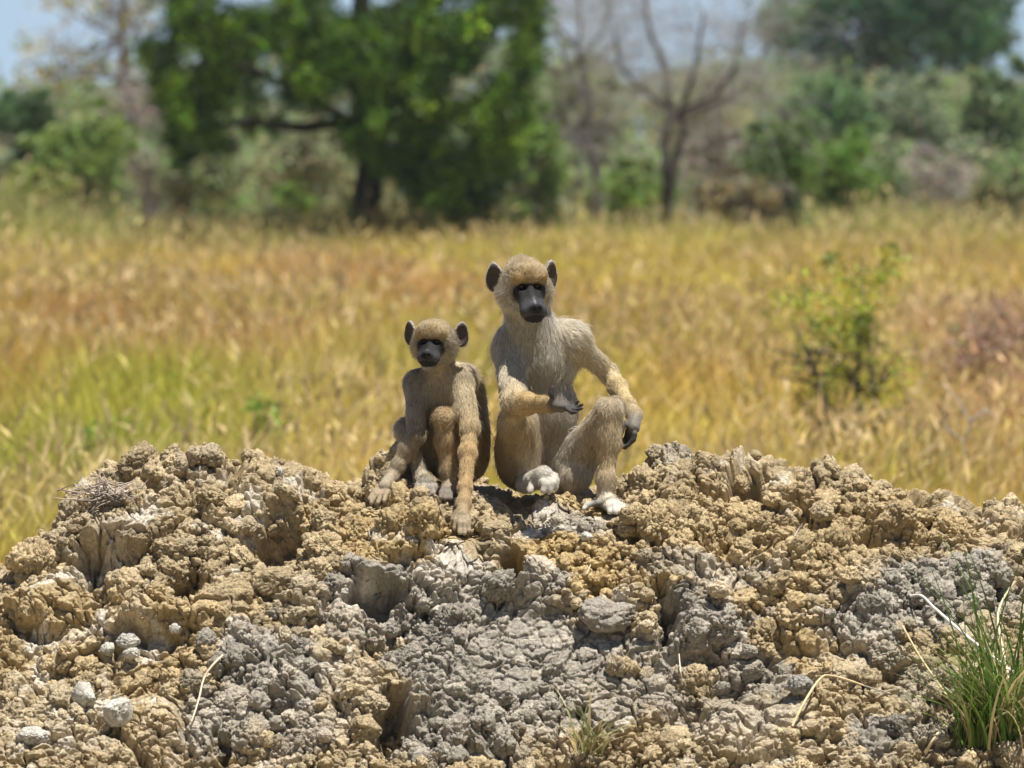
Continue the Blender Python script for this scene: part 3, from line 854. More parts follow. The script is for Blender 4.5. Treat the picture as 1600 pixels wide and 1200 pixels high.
def build_ground():
    ys = np.concatenate([[-80, -60, -40], np.arange(-25, 90, 2.5), [100, 130, 180, 240, 320]])
    xs = np.concatenate([[-320, -200, -120, -70], np.arange(-40, 41, 4), [70, 120, 200, 320]]).astype(float)
    X, Y = np.meshgrid(xs, ys); V = np.stack([X.ravel(), Y.ravel(), ground_h(Y.ravel())], 1)
    nx, ny = len(xs), len(ys)
    i = np.arange(ny - 1)[:, None] * nx + np.arange(nx - 1)[None]
    q = np.stack([i, i + 1, i + nx + 1, i + nx], -1).reshape(-1, 4)
    c = np.empty((len(V), 3)); c[:] = (.33, .25, .11)
    o = obj('ground', make_mesh('ground', V, [q], mat_vcol('dry_soil', noise_scale=1.3, var=.4, bump=.03, bscale=9), c))
    tag(o, 'dry ground under the grass', 'ground', kind='structure')

def build_grass():
    rng = np.random.default_rng(5)
    n = NGRASS
    Dd = 17.3 * (84 / 17.3) ** (rng.random(n) ** 1.0)
    Dd = np.where((Dd > 60) & (rng.random(n) < .12), Dd + rng.uniform(0, 18, n), Dd)
    hw = .080 * Dd + 1.2
    x = rng.uniform(-1, 1, n) * hw
    y = Dd - 15
    # tussocks: pull stems towards clump centres
    cx = np.round(x / .22) * .22 + .1 * (_h(np.round(x / .22), np.round(y / .22), np.zeros(n), 3) - .5)
    cy = np.round(y / .22) * .22
    t = rng.uniform(0, .75, n)
    x = x + (cx - x) * t; y = y + (cy - y) * t
    P = np.stack([x, y, ground_h(y)], 1)
    tall = P.copy(); tall[:, 2] += .5
    px, py = project(tall)
    # sward colour patches
    A = np.stack([x, y * .35, np.zeros(n)], 1)
    f1 = fbm(A, .9, 4, 200); f2 = fbm(A, .55, 4, 210); f3 = fbm(A, 1.7, 3, 220)
    gold, yel, rust, grn, pink = (.68, .51, .11), (.66, .57, .09), (.52, .25, .07), (.40, .43, .06), (.60, .31, .22)
    c = mixc(gold, yel, sstep(.42, .60, f1))
    reg = lambda cx, cy, rx, ry: np.exp(-(((px - cx) / rx) ** 2 + ((py - cy) / ry) ** 2))
    rw = np.clip(.12 + 1.0 * reg(230, 560, 260, 90) + .6 * reg(560, 470, 220, 60) + .9 * reg(940, 560, 140, 60) + .5 * reg(1120, 540, 160, 60) + .3 * reg(700, 350, 260, 26), 0, 1)
    c = mixc(c, rust, np.clip(rw * sstep(.28, .5, f2) * 1.25, 0, .92))
    gw = np.clip(.65 * reg(300, 720, 360, 70) + .7 * reg(1150, 720, 500, 60) + .45 * reg(160, 420, 220, 50) + .35 * reg(1350, 430, 260, 40) + .6 * reg(30, 780, 120, 100) + .5 * reg(980, 330, 120, 30), 0, 1)
    c = mixc(c, grn, np.clip(gw * sstep(.30, .62, f3) + .55 * sstep(.58, .72, f3), 0, .8))
    pw = np.clip(1.5 * reg(1560, 570, 150, 110) + .3 * reg(420, 600, 200, 50) + .25, 0, 1)
    c = mixc(c, pink, np.clip(pw * sstep(.44, .62, fbm(A, .4, 3, 230)) + .55 * reg(1570, 570, 130, 100), 0, .85))
    c = c * (rng.uniform(.6, 1.3, (n, 1)) * (.6 + .8 * fbm(A, .35, 3, 250))[:, None]) * (.93 + .14 * rng.random((n, 3)))
    h = rng.uniform(.34, .74, n) * (.75 + .5 * f3) * (.75 + .5 * fbm(np.stack([x, y * .3, np.zeros(n)], 1), 2.2, 2, 240))
    fw = sstep(66, 82, Dd) * sstep(.40, .56, fbm(A, 1.4, 3, 260))
    c = mixc(c, np.array([.34, .36, .14]) * rng.uniform(.6, 1.3, (n, 1)), fw * .75)
    h = h * (1 + .9 * fw * fbm(A, .5, 2, 270))
    h = h * (1 + .7 * reg(640, 345, 240, 45) * (f2 > .5))
    wd = rng.uniform(.0028, .0058, n) * (Dd / 19)
    ang = rng.uniform(0, 2 * np.pi, n)
    sx, sy = np.cos(ang) * wd, np.sin(ang) * wd
    lean = rng.normal(size=(n, 2)) * .30 + np.array([.05, 0])
    b = P
    m = P + np.stack([lean[:, 0] * h * .35, lean[:, 1] * h * .35, h * .6], 1)
    tp = P + np.stack([lean[:, 0] * h * 1.1, lean[:, 1] * h * 1.1, h], 1)
    s = np.stack([sx, sy, np.zeros(n)], 1)
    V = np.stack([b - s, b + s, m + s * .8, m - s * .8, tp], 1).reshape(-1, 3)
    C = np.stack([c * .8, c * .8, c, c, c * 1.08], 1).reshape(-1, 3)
    i = np.arange(n)[:, None] * 5
    q = i + np.array([0, 1, 2, 3]); t3 = i + np.array([3, 2, 4])
    # seed plumes on some stems
    k = np.nonzero(rng.random(n) < .04 + .34 * sstep(.42, .62, fbm(A, .8, 3, 280)))[0]; nk = len(k)
    hl = rng.uniform(.05, .12, nk); w = rng.uniform(.004, .010, nk) * (Dd[k] / 22) ** .8
    d = tp[k] - m[k]; d /= np.linalg.norm(d, axis=1)[:, None]
    e = tp[k]; a2 = rng.uniform(0, 2 * np.pi, nk); s2 = np.stack([np.cos(a2) * w, np.sin(a2) * w, .3 * w], 1)
    pv = np.stack([e - d * (hl * .3)[:, None], e + d * (hl * .25)[:, None] + s2, e + d * hl[:, None] + rng.normal(size=(nk, 3)) * .02, e + d * (hl * .25)[:, None] - s2], 1).reshape(-1, 3)
    pc = mixc(np.array([.62, .47, .25]), c[k], rng.uniform(0, .6, nk)) * rng.uniform(.8, 1.25, (nk, 1))
    pq = len(V) + np.arange(nk)[:, None] * 4 + np.array([0, 1, 2, 3])
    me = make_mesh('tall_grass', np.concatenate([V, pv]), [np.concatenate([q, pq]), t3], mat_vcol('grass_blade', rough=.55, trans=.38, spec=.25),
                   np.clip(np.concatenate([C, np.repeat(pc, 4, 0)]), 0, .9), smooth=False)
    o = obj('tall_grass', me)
    tag(o, 'tall golden and yellow green savanna grass behind the mound', 'grass', kind='stuff')

def leaves(mb, centers, radii, per, size, col, seed, var=.35, flat=.8, droop=0.0):
    rng = np.random.default_rng(seed)
    centers = np.asarray(centers, float); radii = np.asarray(radii, float)
    n = len(centers) * per
    ci = np.repeat(np.arange(len(centers)), per)
    u = rng.normal(size=(n, 3)); u /= np.linalg.norm(u, axis=1)[:, None]
    r = rng.random(n) ** .45
    off = np.clip(rng.normal(size=(n, 3)), -2.2, 2.2) * (.56 * radii[ci])[:, None]; off[:, 2] *= flat
    P = centers[ci] + off
    if droop: P[:, 2] -= droop * rng.random(n) ** 2
    s = size * rng.uniform(.5, 1.3, n)
    a = rng.normal(size=(n, 3)); a /= np.linalg.norm(a, axis=1)[:, None]
    b = np.cross(a, rng.normal(size=(n, 3))); b /= np.linalg.norm(b, axis=1)[:, None]
    a = a * s[:, None]; b = b * (s * .42)[:, None]
    V = np.stack([P - a, P + b, P + a, P - b], 1).reshape(-1, 3)
    tint = (1 - var * .6 + var * 1.2 * rng.random(len(centers)))[ci] * rng.uniform(1 - var, 1 + var, n)
    c = np.asarray(col, float)
    if c.ndim == 2: c = c[rng.integers(0, len(c), len(centers))][ci]
    C = np.broadcast_to(c, (n, 3)) * tint[:, None] * (1 + .12 * rng.normal(size=(n, 3)))
    mb.add(V, quads=np.arange(n)[:, None] * 4 + np.arange(4), col=np.repeat(np.clip(C, .004, .9), 4, 0))

def twigs(mb, pts, rad, n, length, col, rng, up=.35, sub=3, r0=.010):
    """side twigs along a limb"""
    pts = np.asarray(pts)
    for _ in range(n):
        t = rng.uniform(.15, 1) * (len(pts) - 1); i = min(int(t), len(pts) - 2)
        p = pts[i] + (pts[i + 1] - pts[i]) * (t - i)
        d = rng.normal(size=3) * np.array([1, 1, .7]) + np.array([0, 0, up]); d /= np.linalg.norm(d)
        L = length * rng.uniform(.4, 1.2)
        q = [p]
        for k in range(4):
            d = d + rng.normal(size=3) * .22; d /= np.linalg.norm(d)
            q.append(q[-1] + d * L / 4)
        mb.tube(q, np.linspace(r0, r0 * .35, 5), 4, np.array(col) * rng.uniform(.7, 1.3))
        for _ in range(sub):
            j = rng.integers(1, 5); p2 = q[j]
            d2 = d + rng.normal(size=3) * .7; d2 /= np.linalg.norm(d2)
            p3 = p2 + d2 * L * .25 + rng.normal(size=3) * .02
            mb.tube([p2, p3, p3 + (d2 + rng.normal(size=3) * .4) * L * .22], [r0 * .5, r0 * .35, r0 * .2], 3, np.array(col) * rng.uniform(.7, 1.4))

def gpt(px, D):
    """ground point under photo column px at distance D"""
    x = Q(px, 400, D - 15)[0]
    return np.array([x, D - 15, float(ground_h(D - 15))])

def bush(name, label, cat, cx, cy, w, h, D, col, seed, n=26, per=150, size=.05, twig=.10, group=None, tcol=(.16, .13, .1), trunk=0):
    """shrub with stems from the ground and a ragged crown; cx,cy,w,h = crown box in photo pixels"""
    rng = np.random.default_rng(seed)
    ppm = F / D
    g = gpt(cx, D)
    root = empty(name, g, label, cat, group)
    C = Q(cx, cy, D - 15); rx, rz = w / 2 / ppm, h / 2 / ppm
    cs, rs = [], []
    for _ in range(n):
        u = rng.normal(size=3); u /= np.linalg.norm(u); u *= rng.random() ** .5
        k = 1 - .25 * max(u[2], 0)
        cs.append(C + np.array([u[0] * rx * .85 * k, u[1] * rx * .7, u[2] * rz * .85])); rs.append(min(rx, rz) * rng.uniform(.22, .48))
    # a few leafy shoots poking out
    for _ in range(n // 3):
        a = rng.uniform(0, 2 * math.pi); e = rng.uniform(.0, 1)
        cs.append(C + np.array([math.cos(a) * rx * rng.uniform(.8, 1.1) * (1 - e * .5), math.sin(a) * rx * .5, rz * (e * 1.15)])); rs.append(min(rx, rz) * rng.uniform(.10, .2))
    # skirt down to the ground
    low = C[2] - rz
    if low > g[2] + .15 and not trunk:
        for _ in range(n // 2):
            cs.append(np.array([C[0] + rng.uniform(-.7, .7) * rx, C[1] + rng.uniform(-.5, .5) * rx, rng.uniform(g[2] + .1, low + .2 * rz)])); rs.append(min(rx, rz) * rng.uniform(.25, .4))
    st = MB()
    for k in range(5):
        e = cs[rng.integers(0, n)]
        m = (g + e) / 2 + rng.normal(size=3) * .12 * rx
        base = g + np.array([rng.normal() * .08 * rx, rng.normal() * .05, 0])
        pts = [base, base + (m - base) * .5 + rng.normal(size=3) * .03, m, e]
        r = (.02 + .012 * rz) if not trunk else trunk * (1 if k == 0 else .5)
        st.tube(pts, [r, r * .8, r * .6, r * .25], 6, tcol)
        if twig: twigs(st, pts, r, int(10 * twig * 10), max(rx, rz) * .8, tcol, rng, r0=.006 + .00006 * D)
    st.build('stems', MAT_BARK, root, g)
    lf = MB(); leaves(lf, cs, rs, per, size, col, seed + 1)
    lf.build('foliage', MAT_LEAF, root, g)
    return root

def build_trees():
    global MAT_BARK, MAT_LEAF
    MAT_BARK = mat_vcol('bark', rough=.9, noise_scale=9, var=.35, bump=.02, bscale=30)
    MAT_LEAF = mat_vcol('leaf', rough=.5, trans=.38, spec=.3)
    rng = np.random.default_rng(31)
    # ---------- the big green tree
    D = 82; y0 = D - 15
    g = gpt(572, D)
    T = empty('tree', g, 'large bright green leafy tree with a dark trunk and low hanging boughs', 'tree')
    tr = MB()
    L = lambda lst, w=None: np.array([Q(a, b, y0 + (c if c else 0)) for a, b, c in lst])
    trunk = L([(566, 440, 0), (570, 330, 0), (578, 270, 0), (590, 205, 0), (582, 130, .1), (562, 60, .1), (566, -30, 0), (560, -120, 0)]); trunk[0] = g - [0, 0, .1]
    tr.tube(trunk, [.24, .19, .16, .15, .135, .12, .10, .05], 12, (.05, .042, .035))
    limbs = [[(586, 220, 0), (545, 190, -.4), (480, 150, -.9), (400, 110, -1.2), (320, 90, -1.4)], [(590, 205, 0), (640, 140, .3), (700, 70, .5), (770, 20, .8)],
             [(578, 268, 0), (620, 230, -.5), (680, 190, -.9), (760, 150, -1.2)], [(580, 130, .1), (520, 80, .5), (430, 30, .9), (330, 0, 1.2)], [(562, 60, .1), (620, 10, 0), (690, -50, -.3)],
             [(590, 200, 0), (560, 150, -.8), (500, 60, -1.3), (470, -20, -1.5)], [(545, 190, -.4), (470, 200, -.7), (390, 190, -.9), (310, 200, -1)]]
    for l in limbs:
        p = L(l); tr.tube(p, np.linspace(.085, .02, len(p)), 7, (.055, .045, .035))
        twigs(tr, p, .03, 14, .7, (.07, .055, .04), rng, up=.1, r0=.012)
    tr.build('trunk', MAT_BARK, T, g)
    lowx = [215, 235, 262, 285, 305, 345, 400, 450, 520, 560, 600, 640, 700, 775, 815, 845]
    lowy = [60, 120, 215, 275, 240, 240, 200, 205, 185, 240, 265, 300, 330, 310, 220, 60]
    cs, rs = [], []
    while len(cs) < 1700:
        px = rng.uniform(225, 845); py = rng.uniform(-120, 320)
        if py > np.interp(px, lowx, lowy) - 12: continue
        if vnoise(np.array([[px / 60., py / 42., 3.]]), 1.0, 4)[0] < .26: continue
        yy = rng.uniform(-2.0, 2.0)
        cs.append(Q(px, py, y0 + yy)); rs.append(rng.uniform(.08, .20))
    lf = MB(); leaves(lf, cs, rs, 60, .042, [(.13, .24, .02), (.08, .16, .016), (.23, .36, .03), (.035, .07, .012), (.05, .10, .014), (.10, .19, .02)], 301, var=.5, droop=.16)
    lf.build('crown', MAT_LEAF, T, g)
    # ---------- bare trees
    def bare(name, label, D, stems, radii, ntw, col, px0):
        y0 = D - 15; g = gpt(px0, D)
        R = empty(name, g, label, 'tree')
        a = MB(); b = MB()
        for i, (st, r) in enumerate(zip(stems, radii)):
            p = np.array([Q(x, y_, y0 + dy) for x, y_, dy in st])
            if i == 0: p[0] = g - [0, 0, .1]
            p[1:-1] += rng.normal(size=p[1:-1].shape) * .02
            a.tube(p, np.linspace(r, r * .3, len(p)), 8, col)
            twigs(b, p[1:], r, ntw, 1.3, np.array([.33, .31, .29]), rng, up=.25, sub=6, r0=.0055)
        a.build('trunk', MAT_BARK, R, g); b.build('branch', MAT_BARK, R, g)
    bare('bare_tree', 'leafless grey tree forking low into two dark stems', 85,
         [[(1042, 440, 0), (1041, 330, 0), (1046, 280, 0), (1040, 225, 0), (1048, 170, 0), (1035, 110, .2), (1010, 40, .3), (1000, -60, .3)],
          [(1043, 315, 0), (1056, 260, -.1), (1069, 212, -.1), (1062, 175, -.1), (1085, 110, -.2), (1100, 20, -.3)],
          [(1050, 185, 0), (1100, 168, .1), (1150, 150, .2), (1183, 112, .3), (1205, 40, .4)], [(1048, 172, 0), (1010, 150, .3), (970, 110, .5), (960, 40, .6)],
          [(1062, 175, -.1), (1120, 150, -.5), (1150, 100, -.7), (1160, 30, -.8)]], [.08, .065, .045, .04, .035], 54, (.11, .09, .08), 1042)
    bare('bare_tree', 'thin leafless tree with a tall crooked stem beside the green tree', 97,
         [[(935, 440, 0), (932, 262, 0), (920, 210, 0), (918, 150, 0), (905, 90, 0), (908, 40, 0), (900, -60, 0)], [(918, 160, 0), (890, 110, .3), (868, 40, .4), (850, -40, .4)],
          [(905, 95, 0), (940, 50, -.3), (960, -20, -.4)], [(925, 230, 0), (885, 215, -.3), (870, 235, -.4)], [(906, 80, 0), (880, 50, .2), (840, 20, .3), (800, -10, .5)]], [.07, .045, .035, .03, .035], 36, (.13, .115, .11), 935)
    # ---------- far trees
    def far(name, label, D, box, n, per, size, cols, trunk, rad, seed, hole=.3, rmin=.3, rmax=.7):
        r_ = np.random.default_rng(seed); y0 = D - 15; g = gpt(trunk[0][0], D)
        R = empty(name, g, label, 'tree')
        a = MB(); p = np.array([Q(x, y_, y0) for x, y_ in trunk]); p[0] = g - [0, 0, .1]
        a.tube(p, np.linspace(rad, rad * .3, len(p)), 8, (.10, .075, .06))
        cs, rs = [], []
        x0, y0_, x1, y1 = box
        while len(cs) < n:
            px, py = r_.uniform(x0, x1), r_.uniform(y0_, y1)
            e = ((px - (x0 + x1) / 2) / ((x1 - x0) / 2)) ** 2 + ((py - (y0_ + y1) / 2) / ((y1 - y0_) / 2)) ** 2
            if e > 1.0 or vnoise(np.array([[px / 60., py / 40., seed]]), 1., seed)[0] < hole: continue
            c = Q(px, py, y0 + r_.uniform(-1, 1) * (x1 - x0) / 2 / F * D * .7); cs.append(c); rs.append(r_.uniform(rmin, rmax))
        for k in range(9):
            e = cs[r_.integers(0, n)]; s = p[r_.integers(2, len(p))]
            m = (s + e) / 2 + r_.normal(size=3) * .15
            a.tube([s, m, e], [rad * .35, rad * .25, rad * .1], 5, (.16, .11, .085))
            twigs(a, [s, m, e], .03, 8, 1.0, (.2, .15, .12), r_, r0=.018)
        a.build('trunk', MAT_BARK, R, g)
        lf = MB(); leaves(lf, cs, rs, per, size, cols, seed + 7); lf.build('crown', MAT_LEAF, R, g)
    far('tree', 'big dark blue green tree rising far behind the bushes', 175, (1195, -70, 1570, 165), 110, 150, .13, [(.06, .14, .05), (.045, .11, .045), (.10, .18, .06), (.09, .13, .06)],
        [(1385, 330), (1380, 200), (1375, 110), (1370, 30), (1365, -40)], .22, 51, .33, .4, .85)
    far('tree', 'sparse yellowish tree with thin foliage against the sky', 125, (40, -60, 275, 190), 30, 40, .075, [(.40, .36, .10), (.32, .33, .12), (.42, .33, .12)],
        [(196, 330), (194, 200), (195, 120), (192, 60), (196, -20)], .11, 61, .4, .25, .5)
    # ---------- shrubs, each its own colour and place
    S = [
        ('bush', 'broad mid green bush left of the grey bushes', 118, 245, 210, 150, 100, (.15, .22, .05), 34),
        ('bush', 'dark green bush below the open sky, near the picture edge', 38, 185, 100, 110, 116, (.06, .11, .035), 22),
        ('bush', 'mauve grey leafless bush under the sparse yellowish tree', 205, 175, 130, 120, 120, (.25, .21, .19), 14),
        ('bush', 'low yellow green bush standing in the grass near the left edge', 60, 305, 150, 80, 94, (.22, .26, .07), 20),
        ('bush', 'grey green bush under the hanging boughs of the green tree', 320, 270, 170, 130, 96, (.21, .24, .12), 28),
        ('bush', 'pale grey green bush just left of the dark trunk', 470, 262, 170, 150, 98, (.27, .29, .16), 30),
        ('bush', 'small fresh green bush between the pale grey bush and the trunk', 455, 312, 60, 50, 90, (.14, .23, .04), 12),
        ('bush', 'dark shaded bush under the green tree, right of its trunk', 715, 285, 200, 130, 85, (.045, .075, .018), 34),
        ('bush', 'green bush at the right edge of the large tree crown', 838, 255, 100, 170, 93, (.13, .20, .05), 26),
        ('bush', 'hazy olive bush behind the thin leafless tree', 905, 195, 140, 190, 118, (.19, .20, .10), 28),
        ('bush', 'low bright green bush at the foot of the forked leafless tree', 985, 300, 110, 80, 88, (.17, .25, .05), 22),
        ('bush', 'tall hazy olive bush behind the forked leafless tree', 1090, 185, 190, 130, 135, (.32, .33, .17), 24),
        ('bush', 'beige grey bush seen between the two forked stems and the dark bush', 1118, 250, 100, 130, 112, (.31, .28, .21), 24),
        ('bush', 'dark green upright bush right of the forked leafless tree', 1215, 250, 120, 140, 88, (.09, .16, .03), 30),
        ('bush', 'low brownish bush at the foot of the dark upright bush', 1150, 315, 150, 60, 86, (.24, .20, .08), 18),
        ('bush', 'blue green bush below the big far tree', 1300, 200, 150, 170, 118, (.12, .20, .08), 28),
        ('bush', 'bright green bush beside the dark upright bush', 1315, 275, 120, 120, 96, (.13, .22, .04), 26),
        ('bush', 'grey green bush right below the crown of the big far tree', 1425, 205, 180, 150, 128, (.17, .21, .12), 28),
        ('bush', 'dead grey bush with hardly any leaves', 1470, 290, 140, 120, 98, (.27, .24, .21), 16),
        ('bush', 'tall green bush at the right edge below the sky', 1560, 205, 130, 190, 120, (.12, .18, .07), 28),
        ('bush', 'low grey green bush at the right edge by the grass', 1560, 310, 120, 90, 95, (.17, .20, .09), 20),
        ('bush', 'green bush between the bright green bush and the dead grey one', 1392, 290, 90, 100, 100, (.13, .19, .06), 20),
        ('bush', 'grey twiggy bush between the mid green and the grey green bush', 230, 265, 90, 120, 104, (.25, .25, .18), 16),
    ]
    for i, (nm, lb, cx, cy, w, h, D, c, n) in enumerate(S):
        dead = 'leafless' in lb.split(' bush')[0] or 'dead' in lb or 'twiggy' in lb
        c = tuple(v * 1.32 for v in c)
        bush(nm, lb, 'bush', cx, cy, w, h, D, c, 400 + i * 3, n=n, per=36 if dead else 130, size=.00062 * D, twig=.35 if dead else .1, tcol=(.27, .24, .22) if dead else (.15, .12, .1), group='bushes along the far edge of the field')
    # ---------- the continuous bush far behind, one mass
    r_ = np.random.default_rng(77); mb = MB(); cs, rs = [], []
    topx = [-300, 0, 230, 300, 800, 900, 960, 1190, 1250, 1600, 1900]; topy = [130, 150, 130, 90, 60, 95, 105, 110, 130, 150, 140]
    while len(cs) < 800:
        px = r_.uniform(-300, 1900); top = np.interp(px, topx, topy) + 26 * (fbm(np.array([[px / 60., 0, 0]]), 1., 3, 9)[0] - .5)
        py = r_.uniform(top, 330); cs.append(Q(px, py, r_.uniform(128, 150))); rs.append(r_.uniform(.35, .8))
    for _ in range(420):
        cs.append(Q(r_.uniform(-250, 1850), r_.uniform(240, 400), r_.uniform(98, 114))); rs.append(r_.uniform(.25, .5))
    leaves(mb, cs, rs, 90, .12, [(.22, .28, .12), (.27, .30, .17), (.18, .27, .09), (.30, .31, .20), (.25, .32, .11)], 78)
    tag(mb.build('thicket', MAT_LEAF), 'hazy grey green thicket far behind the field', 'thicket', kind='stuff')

def build_field_plants():
    # leafy shrub in the field, right
    D = 34
    bush('shrub', 'yellow green leafy shrub standing alone in the grass', 'shrub', 1325, 515, 260, 240, D, [(.48, .48, .06), (.34, .40, .05), (.55, .50, .09), (.18, .24, .04), (.42, .46, .06)], 900, n=40, per=44, size=.019, twig=.2)
    rng = np.random.default_rng(8)
    r2 = bush('shrub', 'reddish brown dried shrub near the right edge of the field', 'shrub', 1560, 575, 230, 190, 40, [(.46, .29, .20), (.40, .25, .17), (.50, .36, .24), (.45, .36, .16)], 910, n=46, per=46, size=.020, twig=.5, tcol=(.45, .36, .3))
    for i, (px, py, h, D, lb) in enumerate([(263, 620, 100, 36, 'tall green weed standing upright in the golden grass'), (205, 665, 80, 33, 'bushy green weed in front of the tall one'), (140, 700, 70, 30, 'low dark green weed close behind the mound'), (415, 655, 46, 32, 'small bluish green weed in the grass behind the mound crest')]):
        g = gpt(px, D)
        R = empty('weed', g, lb, 'weed')
        st, lf = MB(), MB(); cs, rs = [], []
        for k in range(4):
            e = Q(px + rng.uniform(-18, 18), py + rng.uniform(-h / 2, h / 3), D - 15 + rng.uniform(-.1, .1))
            b = g + rng.normal(size=3) * [.03, .03, 0]
            st.tube([b, (b + e) / 2 + rng.normal(size=3) * .02, e], [.005, .004, .002], 5, (.2, .26, .06))
            for t in np.linspace(.35, 1, 7): cs.append(b + (e - b) * t); rs.append(.05)
        leaves(lf, cs, rs, 22, .026, (.27, .36, .06), 950 + i)
        st.build('stem', MAT_BARK, R, g); lf.build('foliage', MAT_LEAF, R, g)
    # pale dead twigs right
    g = gpt(1505, 30)
    mb = MB(); y0 = 15.
    for l in [[(1512, 760), (1505, 700), (1515, 660), (1495, 620), (1470, 600)], [(1515, 660), (1540, 640), (1555, 650)], [(1505, 690), (1480, 670), (1475, 640)]]:
        p = np.array([Q(a, b, y0 + rng.uniform(-.03, .03)) for a, b in l])
        if l[0][1] == 760: p = np.concatenate([[g - [0, 0, .02]], p])
        mb.tube(p, np.linspace(.007, .003, len(p)), 5, (.5, .45, .4))
    tag(mb.build('dead_twig', MAT_BARK, None, g), 'pale forked dead twig sticking out of the grass at right', 'twig')
# ================================================================== SMALL THINGS ON THE MOUND
def surf(px, py, MD):
    """point of the displaced mound surface seen nearest to a photo pixel"""
    k = np.argmin((MD['px'] - px) ** 2 + (MD['py'] - py) ** 2 + 30 * np.maximum(MD['d'] - MD['d'].min() - .9, 0) * 0)
    sel = np.nonzero((np.abs(MD['px'] - px) < 5) & (np.abs(MD['py'] - py) < 5))[0]
    if len(sel): k = sel[np.argmin(MD['P'][sel, 1])]
    return MD['P'][k].copy()

